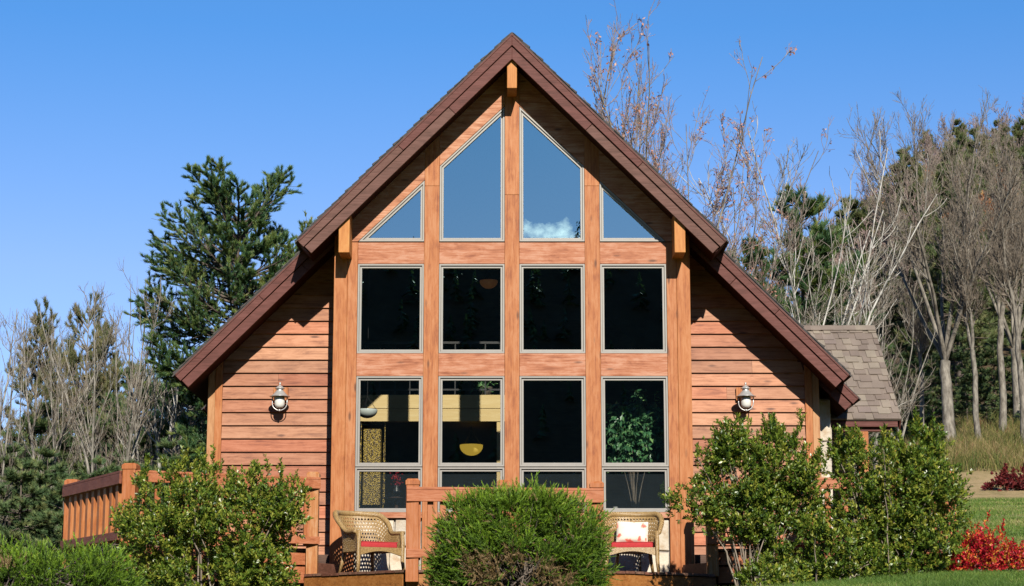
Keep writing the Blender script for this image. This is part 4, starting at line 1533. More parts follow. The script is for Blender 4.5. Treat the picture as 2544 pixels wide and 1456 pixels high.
# ------------------------------------------------------------------ plants: numpy growth
UPV = np.array([0, 0, 1.0])


def unit(v): return v / (np.linalg.norm(v, axis=-1, keepdims=True) + 1e-9)


def tubes(Pth, Rad, sides):
    """(M,K,3) paths and (M,K) radii -> vertices and quads."""
    M_, K = Pth.shape[:2]
    T = unit(np.gradient(Pth, axis=1))
    mean = unit(Pth[:, -1] - Pth[:, 0])
    ref = np.where(np.abs(mean[:, 2:3]) < 0.8, np.array([[0, 0, 1.0]]), np.array([[1.0, 0, 0]]))[:, None, :]
    A = unit(np.cross(T, np.broadcast_to(ref, T.shape)))
    B = np.cross(A, T)
    an = 2 * PI * np.arange(sides) / sides
    V = Pth[:, :, None] + (A[:, :, None] * np.cos(an)[None, None, :, None] + B[:, :, None] * np.sin(an)[None, None, :, None]) * Rad[:, :, None, None]
    idx = np.arange(M_ * K * sides).reshape(M_, K, sides)
    a, b = idx[:, :-1], idx[:, 1:]
    Fq = np.stack([a, np.roll(a, -1, 2), np.roll(b, -1, 2), b], -1).reshape(-1, 4)
    return V.reshape(-1, 3), Fq


def join(parts):
    Vs, Fs, o = [], [], 0
    for V, F_ in parts:
        Vs.append(V); Fs.append(F_ + o); o += len(V)
    return np.concatenate(Vs), Fs


def grow(rg, Pth, Rad, n, t0, t1, ang, frac, k=6, up=0.15, wob=0.12, rf=0.55, rmin=0.004, fall=0.5, lmin=0.0, base=None):
    """Children of the given branches. frac: child length over parent length."""
    M_, K = Pth.shape[:2]
    plen = np.linalg.norm(np.diff(Pth, axis=1), axis=2).sum(1)
    w = plen / plen.sum()
    pi = rg.choice(M_, n, p=w)
    t = rg.uniform(t0, t1, n)
    f = t * (K - 1); i = np.minimum(f.astype(int), K - 2); fr = (f - i)[:, None]
    p0, p1 = Pth[pi, i], Pth[pi, i + 1]
    pos = p0 * (1 - fr) + p1 * fr
    tan = unit(p1 - p0)
    pr = Rad[pi, i] * (1 - fr[:, 0]) + Rad[pi, i + 1] * fr[:, 0]
    rv = rg.normal(size=(n, 3))
    perp = unit(rv - tan * (rv * tan).sum(1, keepdims=True))
    a = (ang * rg.uniform(0.65, 1.3, n))[:, None]
    d = tan * np.cos(a) + perp * np.sin(a)
    L = np.maximum(plen[pi] * frac * (1 - fall * t) * rg.uniform(0.6, 1.25, n), lmin)[:, None]
    out = [pos]
    for j in range(k - 1):
        d = unit(d + up * UPV + rg.normal(size=(n, 3)) * wob)
        pos = pos + d * L / (k - 1)
        out.append(pos)
    C = np.stack(out, 1)
    r0 = np.maximum(pr * rf, rmin)[:, None]
    rr = r0 + (np.minimum(rmin, r0) - r0) * np.linspace(0, 1, k)[None] ** 0.8
    return C, rr


def bare_tree(seed, H, r0, fork, nl, spread, nb, nt, nf, bang=0.75, bfrac=0.42, up=0.12, lean=(0, 0), sides=7, rmin=0.006, droop=0.0, lup=0.05, bt0=None):
    """Trunk, leaders, limbs, then twigs. Returns (trunk arrays, twig arrays, twig paths)."""
    rg = np.random.default_rng(seed)
    k = 9
    parts, wood_ = [], []
    top = H * fork
    if fork > 0:
        z = np.linspace(-0.3, top, k)
        off = np.cumsum(rg.normal(0, 0.015 * top, (k, 2)), 0) * np.linspace(0, 1, k)[:, None]
        tr = np.stack([off[:, 0] + lean[0] * z, off[:, 1] + lean[1] * z, z], 1)[None]
        rr = np.interp(z, [-0.3, 0.05 * H, top], [r0 * 1.5, r0, r0 * 0.8])[None]
        parts.append(tubes(tr, rr, sides + 2))
        st, dirn = tr[0, -1], unit(tr[0, -1] - tr[0, -2])
    else:
        st, dirn = np.zeros(3), UPV
    az = rg.uniform(0, 2 * PI) + np.arange(nl) * 2 * PI / nl + rg.normal(0, 0.3, nl)
    sp = spread * rg.uniform(0.35, 1.2, nl)
    if nl == 1: sp[:] = 0.03
    d = unit(np.stack([np.sin(sp) * np.cos(az) + lean[0], np.sin(sp) * np.sin(az) + lean[1], np.cos(sp)], 1))
    L = (H - top) * rg.uniform(0.8, 1.0, nl); L[0] = H - top
    pos = np.repeat(st[None], nl, 0)
    if fork <= 0: pos = pos + np.stack([np.cos(az), np.sin(az), 0 * az], 1) * 0.12; pos[:, 2] -= 0.3
    out = [pos]
    kk = 12
    for j in range(kk - 1):
        d = unit(d + lup * UPV + rg.normal(size=(nl, 3)) * 0.07)
        pos = pos + d * (L / (kk - 1))[:, None]; out.append(pos)
    Ld = np.stack(out, 1)
    rl = r0 * (0.85 if nl == 1 else (0.62 if nl < 5 else 0.37)) * rg.uniform(0.8, 1.1, nl)
    Lr = rl[:, None] * (1 - np.linspace(0, 1, kk) ** 0.9)[None] * 0.93 + 0.012
    parts.append(tubes(Ld, Lr, sides))
    B, Br = grow(rg, Ld, Lr, nb, bt0 if bt0 is not None else (0.10 if fork > 0 else 0.18), 0.96, bang, bfrac, 8, up, 0.08, 0.45, 0.009, 0.55)
    parts.append(tubes(B, Br, 5))
    T, Tr = grow(rg, np.concatenate([B]), np.concatenate([Br]), nt, 0.15, 1.0, 0.62, 0.45, 6, up - droop, 0.11, 0.5, rmin * 1.15, 0.4, 0.25)
    G, Gr = grow(rg, T, Tr, nf, 0.1, 1.0, 0.6, 0.55, 5, up * 0.8 - droop, 0.14, 0.8, rmin, 0.3, 0.18)
    tw = [tubes(T, Tr, 4), tubes(G, Gr, 3)]
    return join(parts), join(tw), (T, G)


def needles(rg, c, ax, n, ln, wd, spread=0.75):
    """Tufts: n thin blades from each point c round the axis ax."""
    m = len(c)
    C = np.repeat(c, n, 0); A = np.repeat(unit(ax), n, 0)
    rv = rg.normal(size=C.shape)
    perp = unit(rv - A * (rv * A).sum(1, keepdims=True))
    s = rg.uniform(0.15, spread, (len(C), 1))
    d = A * np.cos(s) + perp * np.sin(s)
    b = unit(np.cross(d, rg.normal(size=C.shape)))
    L = ln * rg.uniform(0.6, 1.2, (len(C), 1))
    st = C + A * rg.uniform(-0.4, 0.35, (len(C), 1)) * ln
    V = np.stack([st - b * wd / 2, st + b * wd / 2, st + d * L], 1).reshape(-1, 3)
    return V, np.arange(len(C) * 3).reshape(-1, 3)


def conifer(seed, H, env, nb, nsub, ntuft, nn, ln, wd, e_low=-0.1, e_top=0.8, r0=0.16, upc=0.16, rag=0.35, bare_below=0.1):
    """env: (height fraction, radius) pairs."""
    rg = np.random.default_rng(seed)
    env = np.array(env)
    k = 10
    z = np.linspace(-0.3, H, k)
    tr = np.stack([np.cumsum(rg.normal(0, 0.03, k)), np.cumsum(rg.normal(0, 0.03, k)), z], 1)[None]
    rr = (r0 * (1 - np.linspace(0, 0.93, k)))[None]
    parts = [tubes(tr, rr, 8)]
    h = bare_below + (1 - bare_below) * rg.random(nb) ** 0.85 * 0.985
    nwh = int(H / 0.55)
    h = np.round(h * nwh) / nwh + rg.normal(0, 0.006, nb)
    h = np.clip(h, bare_below, 0.985)
    az = rg.uniform(0, 2 * PI, nb)
    el = e_low + (e_top - e_low) * h ** 1.6 + rg.normal(0, 0.1, nb)
    rad = np.interp(h, env[:, 0], env[:, 1]) * rg.uniform(1 - rag, 1 + rag * 0.5, nb)
    d = np.stack([np.cos(el) * np.cos(az), np.cos(el) * np.sin(az), np.sin(el)], 1)
    pos = np.stack([np.interp(h * H, z, tr[0, :, 0]), np.interp(h * H, z, tr[0, :, 1]), h * H], 1)
    out = [pos]
    kb = 8
    for j in range(kb - 1):
        d = unit(d + upc * (j / kb) * UPV + rg.normal(size=(nb, 3)) * 0.06)
        pos = pos + d * (rad / (kb - 1) * 1.08)[:, None]; out.append(pos)
    B = np.stack(out, 1)
    Br = (0.012 + 0.014 * rad)[:, None] * (1 - 0.85 * np.linspace(0, 1, kb))[None]
    parts.append(tubes(B, Br, 4))
    Sb, Sr = grow(rg, B, Br, nsub, 0.25, 1.0, 0.85, 0.32, 5, 0.07, 0.1, 0.6, 0.004, 0.6, 0.25)
    parts.append(tubes(Sb, Sr, 3))
    pi = rg.integers(nsub, size=ntuft); t = rg.uniform(0.1, 1.0, ntuft) ** 0.7
    f = t * 4; i = np.minimum(f.astype(int), 3); fr = (f - i)[:, None]
    c = Sb[pi, i] * (1 - fr) + Sb[pi, i + 1] * fr
    ax = unit(Sb[pi, i + 1] - Sb[pi, i]) + 0.45 * UPV + rg.normal(size=(ntuft, 3)) * 0.25
    ne = ntuft // 4
    pi2 = rg.integers(nb, size=ne); t2 = rg.uniform(0.55, 1.0, ne); f = t2 * (kb - 1); i = np.minimum(f.astype(int), kb - 2); fr = (f - i)[:, None]
    c2 = B[pi2, i] * (1 - fr) + B[pi2, i + 1] * fr
    ax2 = unit(B[pi2, i + 1] - B[pi2, i]) + 0.35 * UPV + rg.normal(size=(ne, 3)) * 0.2
    c = np.concatenate([c, c2]); ax = np.concatenate([ax, ax2])
    bt = np.concatenate([rg.random(nsub)[pi], rg.random(nb)[pi2]])
    nv, nf_ = needles(rg, c, ax, nn, ln, wd)
    tint = np.clip(np.repeat(bt * 0.7 + rg.random(len(c)) * 0.35, nn) + rg.normal(0, 0.06, len(c) * nn), 0, 1)
    return join(parts), (nv, [nf_], tint)


ROOTS = {}


def plant(name, trunk, crown, bmat, cmat, label, cat, group=None, tint=None, extra=None):
    """A proto plant at the origin: Empty > trunk, crown (> leaves)."""
    t = thing(name, (0, 0, 0), label, cat, group)
    link_mesh(np_mesh('trunk', trunk[0], trunk[1]), 'trunk', bmat, t, True)
    c = link_mesh(np_mesh('crown', crown[0], crown[1], tint), 'crown', cmat, t, tint is None)
    if extra is not None:
        link_mesh(np_mesh('leaves', extra[0], extra[1], extra[2]), 'leaves', extra[3], c)
    t['H'] = 1.0
    del t['H']
    return t


def put(proto, used, px, pytop, Y, H, rot, label, group=None, sxy=1.0, py_ref=700):
    """Stands a plant where it really grows: measured top gives its height."""
    x = PX(px, py_ref, Y)
    zg = hz(x, Y) - 0.05
    s = (PZ(pytop, Y) - zg) / H
    o = proto if not used else copy_tree(proto)
    o.location = (x, Y, zg)
    o.scale = (s * sxy, s * sxy, s)
    o.rotation_euler = (0, 0, rot)
    o['label'] = label
    if group: o['group'] = group
    elif used and 'group' in o: del o['group']
    return o


# ------------------------------------------------------------------ white pine left of the house
env = [(0.0, 0.8), (0.3, 1.4), (0.45, 1.8), (0.58, 2.1), (0.7, 2.45), (0.82, 2.35), (0.92, 1.9), (1.0, 0.9)]
tr, nd = conifer(21, 11.3, env, 190, 3600, 25000, 18, 0.125, 0.016, -0.12, 0.75, 0.17, 0.17, 0.5, 0.08)
wp = plant('white_pine', tr, nd, M['barkdark'], M['pineneedle'], 'big blue-green white pine with upswept branches rising left of the roof', 'pine tree', None, nd[2])
put(wp, False, 598, 392, 18, 12.7, 1.9, wp['label'], None, 1.12)
tr, nd = conifer(22, 9.0, [(0.0, 1.0), (0.3, 1.7), (0.55, 1.8), (0.8, 1.3), (1, 0.3)], 110, 1200, 5000, 20, 0.2, 0.02, -0.05, 0.7, 0.15, 0.18, 0.45, 0.06)
wp2 = plant('white_pine', tr, nd, M['barkdark'], M['pineneedle'], '', 'pine tree', None, nd[2])
put(wp2, False, 2005, 432, 33, 9.8, 0.0, 'dark pine standing behind the white many-stemmed tree right of the roof', None, 1.1)
put(wp2, True, 1850, 560, 27, 9.8, 2.0, 'bushy green pine right against the right slope of the roof', None, 1.0)
put(wp2, True, 350, 870, 27, 9.8, 5.1, 'green pine among the bare poles left of the white leaning trunk', None, 0.9)
put(wp2, True, 475, 860, 24, 9.8, 3.7, 'small green pine low beside the left eave of the house', None, 1.0)

# low dark evergreens left
tr, nd = conifer(31, 5.0, [(0.0, 1.3), (0.3, 1.35), (0.6, 1.0), (0.85, 0.55), (1, 0.1)], 80, 700, 2300, 18, 0.17, 0.022, -0.15, 0.5, 0.09, 0.05, 0.35, 0.02)
hm = plant('hemlock', tr, nd, M['barkdark'], M['hemlock'], '', 'evergreen', None, nd[2])
used = False
lab = 'low dark evergreen in the thicket behind the left railing'
for i, (px, py, Y, r_) in enumerate([(25, 1090, 24, 0), (110, 1020, 26, 1), (195, 1000, 28, 2), (270, 1040, 24, 3), (345, 960, 28, 4), (425, 1020, 25, 5), (505, 1000, 27, 6), (-40, 1060, 27, 1.5),
                                     (60, 1160, 14, 2.5), (165, 1200, 13, 3.3), (325, 1160, 14, 0.6), (455, 935, 30, 1.8), (230, 960, 33, 0.9), (20, 1120, 17, 2.2), (250, 1150, 16, 4.4), (420, 1110, 17, 5.1), (110, 1130, 17, 0.3), (380, 1060, 22, 3.9)]):
    put(hm, used, px, py, Y, 5.0, r_, lab, 'dark evergreens in the thicket left of the house', 1.25, 1200)
    used = True
# olive, thin-needled taller trees left
tr, nd = conifer(33, 8.0, [(0.0, 0.9), (0.3, 1.3), (0.6, 1.5), (0.85, 1.0), (1, 0.3)], 75, 620, 1900, 15, 0.17, 0.018, 0.2, 0.95, 0.1, 0.2, 0.5, 0.12)
ol = plant('olive_cedar', tr, nd, M['barkpale'], M['oliveneedle'], '', 'evergreen', None, nd[2])
used = False
for px, py, Y, r_, lb in [(90, 782, 27, 0, 'olive-brown thin evergreen with a ragged forked top near the left edge'), (205, 765, 30, 1.4, 'tallest olive-brown thin evergreen among the bare trunks on the left'),
                          (262, 830, 28, 2.9, 'olive-brown thin evergreen beside the lone white trunk left of the pine'), (150, 880, 32, 4.1, 'shorter olive-brown evergreen between two taller olive ones on the left')]:
    put(ol, used, px, py, Y, 8.0, r_, lb, None, 0.85, 1000); used = True

# ------------------------------------------------------------------ bare trees left: slender poles
tr, tw, _ = bare_tree(41, 10, 0.08, 0.3, 2, 0.16, 34, 190, 420, 0.6, 0.26, 0.16, rmin=0.0045)
sl = plant('bare_tree', tr, tw, M['barkmid'], M['barktwig'], '', 'bare tree')
tr, tw, _ = bare_tree(42, 10, 0.09, 0.12, 3, 0.2, 40, 200, 450, 0.65, 0.28, 0.14, rmin=0.0045)
sl2 = plant('bare_tree', tr, tw, M['barkmid'], M['barktwig'], '', 'bare tree')
G_ = 'slender bare trees at the wood edge left of the house'
lab = 'slender leafless grey tree among others like it left of the pine'
u1 = u2 = False
for i, (px, py, Y) in enumerate([(12, 770, 17), (118, 735, 19), (168, 775, 23), (232, 705, 19), (292, 690, 22), (330, 676, 18), (390, 700, 21),
                                 (-15, 700, 25), (262, 800, 26), (60, 880, 21)]):
    if i % 2: put(sl, u1, px, py, Y, 10, i * 1.3, lab, G_, 0.95, 900); u1 = True
    else: put(sl2, u2, px, py, Y, 10, i * 1.7, lab, G_, 0.85, 900); u2 = True
tr, tw, _ = bare_tree(45, 9, 0.13, 0.25, 3, 0.22, 46, 260, 800, 0.8, 0.4, 0.05, (-0.04, 0), rmin=0.007)
sw = plant('bare_tree', tr, tw, M['barkwhite'], M['barktwigpale'], 'white-barked bare tree leaning between the pine and the left eave', 'bare tree')
put(sw, False, 442, 770, 20, 9, 1.0, sw['label'], None, 0.9, 1000)

# ------------------------------------------------------------------ trees right
tr, tw, (T, Gp) = bare_tree(51, 15, 0.12, 0.10, 9, 0.30, 160, 950, 3900, 0.62, 0.26, 0.10, (0.012, 0), rmin=0.006, lup=0.0, bt0=0.25)
rg = np.random.default_rng(9)
n = 7500
pi = rg.integers(len(Gp), size=n); f = rg.uniform(0.3, 1, n) * 4; i = np.minimum(f.astype(int), 3); fr = (f - i)[:, None]
c = Gp[pi, i] * (1 - fr) + Gp[pi, i + 1] * fr
keep = (vnoise(c[:, 0] * 1.1 + 20, c[:, 2] * 1.1, 3) + vnoise(c[:, 1] * 1.1, c[:, 2] * 0.9, 8) > -0.12)
c = c[keep]
V, F_ = leaf_arrays(c, rnd_dir(rg, len(c)) - 0.5 * UPV, rnd_dir(rg, len(c)), rg.uniform(0.07, 0.13, len(c)), rg.uniform(0.035, 0.06, len(c)))
lt = plant('tree_with_last_leaves', tr, tw, M['barkpale'], M['twigpink'], 'tall spreading tree with scattered pinkish brown last leaves behind the roof peak', 'tree', None, None,
           (V, [F_], rg.random(len(c)), M['lastleaf']))
put(lt, False, 1592, 8, 20, 15.8, 3.4, lt['label'], None, 0.95, 300)
put(lt, True, 1760, 300, 24, 15, 4.4, 'smaller tree with scattered last leaves beside the right slope of the roof', None, 1.0, 400)

tr, tw, _ = bare_tree(53, 11, 0.10, 0.0, 7, 0.17, 150, 900, 2400, 0.7, 0.27, 0.10, (0, 0), rmin=0.0055, lup=0.0, bt0=0.15)
wm = plant('bare_tree', tr, tw, M['barkwhite'], M['barktwigpale'], 'white-barked bare tree with many upright stems rising behind the porch roof', 'bare tree')
put(wm, False, 2012, 258, 25, 11, 0.7, wm['label'], None, 1.0, 700)

tr, tw, _ = bare_tree(57, 13, 0.24, 0.24, 8, 0.46, 190, 1500, 4200, 0.62, 0.30, 0.10, (0, 0), rmin=0.0055, lup=0.005, bt0=0.3)
bg_ = plant('bare_tree', tr, tw, M['barkpale'], M['barktwig'], 'largest bare tree at the field edge, with a broad rounded crown of fine twigs', 'bare tree')
put(bg_, False, 2350, 240, 44, 13, 0.3, bg_['label'], None, 0.95, 900)
put(bg_, True, 2525, 262, 50, 13, 2.6, 'broad bare tree partly cut by the picture edge beside the largest one', None, 0.8, 900)
tr, tw, _ = bare_tree(59, 12, 0.17, 0.4, 2, 0.2, 70, 600, 2400, 0.7, 0.34, 0.12, (-0.07, 0), rmin=0.007)
ln_ = plant('bare_tree', tr, tw, M['barkpale'], M['barktwig'], 'leaning pale trunk just right of the largest bare tree', 'bare tree')
put(ln_, False, 2432, 520, 43, 12, 0.0, ln_['label'], None, 0.9, 1100)
put(ln_, True, 2492, 380, 47, 12, 3.3, 'straight grey trunk standing before the dark wood near the right edge', None, 0.9, 1100)
put(ln_, True, 2545, 430, 42, 12, 1.6, 'pale trunk at the very right edge of the wood', None, 0.9, 1100)
put(ln_, True, 2295, 640, 47, 12, 5.2, 'thin pale trunk left of the largest bare tree, before the dark wood', None, 0.9, 1100)
G_ = 'twiggy bare trees behind the porch roof'
for i, (px, py, Y) in enumerate([(2110, 680, 38), (2165, 640, 42), (2225, 720, 36)]):
    put(sl2, True, px, py, Y, 10, i * 1.9, 'twiggy bare tree in the row behind the porch roof', G_, 1.25, 900)

# dark wood behind the trunks
G_ = 'dark evergreens under the bare trees on the right'
for i, (px, py, Y) in enumerate([(2215, 930, 52), (2265, 870, 56), (2320, 900, 53), (2375, 830, 58), (2420, 900, 54), (2470, 850, 57), (2520, 880, 54), (2575, 840, 57), (2290, 960, 50), (2400, 960, 51), (2500, 960, 51), (2150, 900, 58),
                                 (2240, 1000, 49), (2345, 1000, 49), (2450, 1000, 49), (2550, 990, 49), (2190, 850, 62)]):
    put(hm, True, px, py, Y, 5.0, i * 1.1, 'dark evergreen in the shady understorey behind the big bare trunks', G_, 1.3, 1000)

# wooded hillside: every tree a copy of one of a few kinds
tr, tw, _ = bare_tree(61, 12, 0.2, 0.2, 4, 0.35, 70, 700, 2600, 0.65, 0.38, 0.13, rmin=0.016)
hb_ = plant('bare_tree', tr, tw, M['barkmid'], M['twigpink'], '', 'bare tree')
tr, tw, (T, Gp) = bare_tree(63, 11, 0.2, 0.2, 5, 0.42, 60, 320, 900, 0.65, 0.38, 0.1, rmin=0.014)
n = 5200
pi = rg.integers(len(Gp), size=n)
c = Gp[pi, rg.integers(5, size=n)] + rg.normal(0, 0.12, (n, 3))
V, F_ = leaf_arrays(c, rnd_dir(rg, n) - 0.4 * UPV, rnd_dir(rg, n), rg.uniform(0.16, 0.3, n), rg.uniform(0.1, 0.18, n))
hr_ = plant('rust_oak', tr, tw, M['barkpale'], M['barktwig'], '', 'tree', None, None, (V, [F_], rg.random(n), M['rustleaf']))
tr, nd = conifer(35, 12, [(0.0, 2.6), (0.25, 2.7), (0.6, 1.9), (0.85, 0.9), (1, 0.15)], 90, 700, 2600, 16, 0.36, 0.05, -0.1, 0.6, 0.2, 0.06, 0.35, 0.03)
hc_ = plant('hillside_pine', tr, nd, M['barkdark'], M['hillneedle'], '', 'pine tree', None, nd[2])
rr = random.Random(77)
us = {0: False, 1: False, 2: False}
spots = []
tries = 0
while len(spots) < 155 and tries < 9000:
    tries += 1
    Y = 66 + 150 * rr.random() ** 0.9
    k = rr.uniform(0.098, 0.325)
    x = k * (Y + D)
    if all((x - a) ** 2 + (Y - b) ** 2 > 4.3 ** 2 for a, b in spots):
        spots.append((x, Y))
for x, Y in spots:
    q = rr.random()
    kind = 0 if q < 0.3 else (1 if q < 0.52 else 2)
    pr = (hb_, hr_, hc_)[kind]
    h0 = (12, 11, 12)[kind]
    o = pr if not us[kind] else copy_tree(pr)
    us[kind] = True
    s = rr.uniform(0.7, 1.1) * (1.0, 0.85, 0.95)[kind]
    o.location = (x, Y, hz(x, Y) - 0.1)
    o.scale = (s, s, s * rr.uniform(0.9, 1.15))
    o.rotation_euler = (0, 0, rr.uniform(0, 6.28))
    o['label'] = ('bare grey tree in the wood covering the hillside on the right', 'rust-leaved tree in the wood covering the hillside on the right', 'dark green pine in the wood covering the hillside on the right')[kind]
    o['group'] = ('bare trees on the wooded hillside', 'rust-leaved trees on the wooded hillside', 'pines on the wooded hillside')[kind]


# ------------------------------------------------------------------ shrubs
def lobes_px(ls, Y, depth=0.8):
    """Measured lobes (px, py, rx, ry in pixels) at depth Y -> ellipsoids in metres."""
    out = []
    for l in ls:
        px, py, rx, ry = l[:4]
        dy = l[4] if len(l) > 4 else 0
        c = P(px, py, Y + dy)
        k = (Y + dy + D) / F
        out.append((np.array(c), np.array([rx * k, max(rx, ry) * 0.5 * (1 + depth) * k * 0.8, ry * k])))
    return out


def lobe_points(rg, lobes, n, shell=5.0, lump=0.16):
    """Points through the lobes' volume, most of them near the skin; an uneven skin."""
    vol = np.array([l[1][0] * l[1][2] + l[1][1] * l[1][2] for l in lobes]); vol /= vol.sum()
    li = rg.choice(len(lobes), n, p=vol)
    C = np.array([l[0] for l in lobes])[li]; Rr = np.array([l[1] for l in lobes])[li]
    d = rnd_dir(rg, n)
    ph = d[:, 0] * 6.1 + li * 1.7
    lum = np.sin(ph + 3 * d[:, 2]) * np.sin(d[:, 1] * 5.3 + 2.1 * li) * np.cos(d[:, 2] * 5.7 + li) + 0.6 * np.sin(11 * d[:, 0] + 5 * d[:, 1]) * np.sin(9 * d[:, 2] + li)
    r_ = rg.random(n) ** (1 / shell) * (1 + lump * lum)
    return C + d * Rr * r_[:, None], unit(d / Rr), li


def clumped(rg, lobes, n, per, sig, shell, lump):
    """Shoots gathered into boughs, with open gaps between the boughs."""
    c0, o0, l0 = lobe_points(rg, lobes, max(8, n // per), shell, lump)
    k = rg.integers(len(c0), size=n)
    d = rg.normal(size=(n, 3)) * sig * rg.uniform(0.6, 1.25, (len(c0), 1))[k]
    return c0[k] + d, unit(o0[k] * 0.8 + unit(d) * 0.6), l0[k]


def shrub(name, ls, Y, seed, n, label, cat, mat, leaf=(0.055, 0.02), per=12, up=0.7, tint=(0.25, 0.35), shoots=26, nst=9, group=None, depth=0.8, bmat='barktwig', shell=4.0, lump=0.16, twig=0.10, hi=0.02):
    rg = np.random.default_rng(seed)
    L = lobes_px(ls, Y, depth)
    cx = np.mean([l[0][0] for l in L]); zg = hz(cx, Y) - 0.03
    base = np.array([cx, Y, zg])
    t = thing(name, tuple(base), label, cat, group)
    c, o, li = clumped(rg, L, n, 20, 0.085, shell, lump) if n > 600 else lobe_points(rg, L, n, shell, lump)
    ok = c[:, 2] > hgt(c[:, 0], c[:, 1]) + 0.02
    c, o = c[ok], o[ok]
    ax = unit(o * 0.6 + UPV * up + rg.normal(size=c.shape) * 0.35)
    # upright shoots that break the outline
    tops = c[np.argsort(-(c[:, 2] + rg.normal(0, 0.12, len(c))))[:max(shoots * 6, 1)]]
    if shoots:
        sp_ = tops[rg.integers(len(tops), size=shoots)]
        hh = rg.uniform(0.1, 0.26, shoots)
        add = np.concatenate([sp_ + UPV * hh[:, None] * k + rg.normal(0, 0.012, sp_.shape) for k in (0.2, 0.45, 0.7, 0.95)])
        c = np.concatenate([c, add]); ax = np.concatenate([ax, unit(UPV + rg.normal(size=add.shape) * 0.2)])
    m = len(c)
    Cc, A = np.repeat(c, per, 0), np.repeat(ax, per, 0)
    rv = rg.normal(size=Cc.shape)
    perp = unit(rv - A * (rv * A).sum(1, keepdims=True))
    s = rg.uniform(0, 1, (len(Cc), 1))
    pos = Cc + A * s * twig
    sp2 = rg.uniform(0.5, 1.25, (len(Cc), 1)) * (1.1 - 0.5 * s)
    d = A * np.cos(sp2) + perp * np.sin(sp2)
    nr = unit(A * 0.9 - perp * 0.2 + rg.normal(size=Cc.shape) * 0.35)
    V, F_ = leaf_arrays(pos, d, nr, leaf[0] * rg.uniform(0.7, 1.2, len(Cc)), leaf[1] * rg.uniform(0.8, 1.2, len(Cc)))
    tb = np.repeat(rg.normal(tint[0], tint[1] * 0.6, m), per) + rg.normal(0, tint[1] * 0.5, len(Cc)) + 0.16 * s[:, 0]
    tb = np.clip(tb, 0, 0.9)
    tb[rg.random(len(tb)) < hi] = rg.uniform(0.9, 1.0)
    st = []
    k = 7
    tg = np.concatenate([np.array([l[0] for l in L]), c[rg.integers(m, size=nst + 14)]])
    b0 = base + np.concatenate([rg.normal(0, 0.12, (len(tg), 2)), np.zeros((len(tg), 1))], 1)
    b0[:, 0] += (tg[:, 0] - cx) * 0.35
    w = np.linspace(0, 1, k)[None, :, None]
    pth = b0[:, None] * (1 - w) + tg[:, None] * w
    pth[:, :, :2] -= ((tg - b0)[:, None, :2] * np.sin(w * PI) * 0.18)
    pth += rg.normal(size=pth.shape) * 0.02 * np.sin(w * PI)
    rr_ = np.linspace(0.016, 0.005, k)[None] * rg.uniform(0.7, 1.2, (len(tg), 1))
    V2, F2 = tubes(pth, rr_, 5)
    link_mesh(np_mesh('stems', V2 - base, [F2]), 'stems', M[bmat], t, True)
    link_mesh(np_mesh('foliage', V - base, [F_], tb), 'foliage', mat, t)
    return t


shrub('green_shrub', [(430, 1305, 120, 140), (485, 1260, 85, 110, 0.3), (625, 1330, 112, 150), (690, 1320, 52, 110), (360, 1330, 65, 75), (385, 1440, 75, 70), (540, 1430, 150, 75), (650, 1440, 80, 60)], -3.6, 101, 4000,
      'broad two-lobed green shrub hiding the left deck railing, beside the low juniper', 'shrub', M['shrubleaf'], (0.062, 0.024), 13, tint=(0.56, 0.34), shoots=55, lump=0.24, shell=3.5)
shrub('green_shrub', [(1825, 1202, 92, 110), (1812, 1112, 26, 55), (1945, 1190, 78, 100), (1890, 1275, 82, 78), (1725, 1262, 62, 52), (1998, 1270, 42, 100), (1935, 1370, 60, 62)], -3.2, 102, 3000,
      'green shrub with a side arm reaching over the rightmost window, below the second lantern', 'shrub', M['shrubleaf'], (0.062, 0.024), 13, tint=(0.48, 0.34), shoots=60, lump=0.30, shell=3.2)
shrub('green_shrub', [(2235, 1224, 110, 115), (2290, 1134, 45, 60), (2320, 1264, 70, 120), (2145, 1249, 65, 110), (2120, 1129, 14, 40), (2090, 1154, 14, 45), (2230, 1354, 130, 90), (2285, 1364, 55, 70), (2160, 1424, 90, 60)], -3.4, 103, 3900,
      'outermost green shrub in front of the porch, beside the red bush', 'shrub', M['shrubleaf'], (0.062, 0.024), 13, tint=(0.50, 0.34), shoots=60, lump=0.28, shell=3.2)
shrub('green_shrub', [(2060, 1380, 85, 70), (2000, 1425, 80, 45), (2110, 1420, 80, 45)], -3.8, 104, 900,
      'low bright green shrub on the ground between the two tall right shrubs', 'shrub', M['shrubleaf'], (0.06, 0.026), 12, tint=(0.5, 0.3), shoots=10)
shrub('green_shrub', [(1890, 1445, 50, 30), (1960, 1450, 45, 26)], -4.2, 105, 260,
      'smallest low shrub at the foot of the shrub with the side arm', 'shrub', M['shrubleaf'], (0.06, 0.026), 12, tint=(0.55, 0.3), shoots=4)
shrub('red_bush', [(2430, 1400, 72, 60), (2395, 1412, 50, 42), (2510, 1412, 75, 48), (2590, 1420, 70, 42), (2360, 1427, 28, 22)], -3.0, 106, 2300,
      'low bush of crimson and orange autumn leaves on the lawn', 'bush', M['redleaf'], (0.046, 0.022), 10, tint=(0.42, 0.42), shoots=6, up=0.5, hi=0.01)
shrub('maroon_bush', [(2500, 1215, 42, 24), (2470, 1222, 22, 14), (2545, 1208, 40, 24)], 27.5, 107, 800,
      'small maroon bush at the far edge of the lawn', 'bush', M['maroon'], (0.09, 0.05), 8, tint=(0.5, 0.4), shoots=10, up=0.5, twig=0.15)


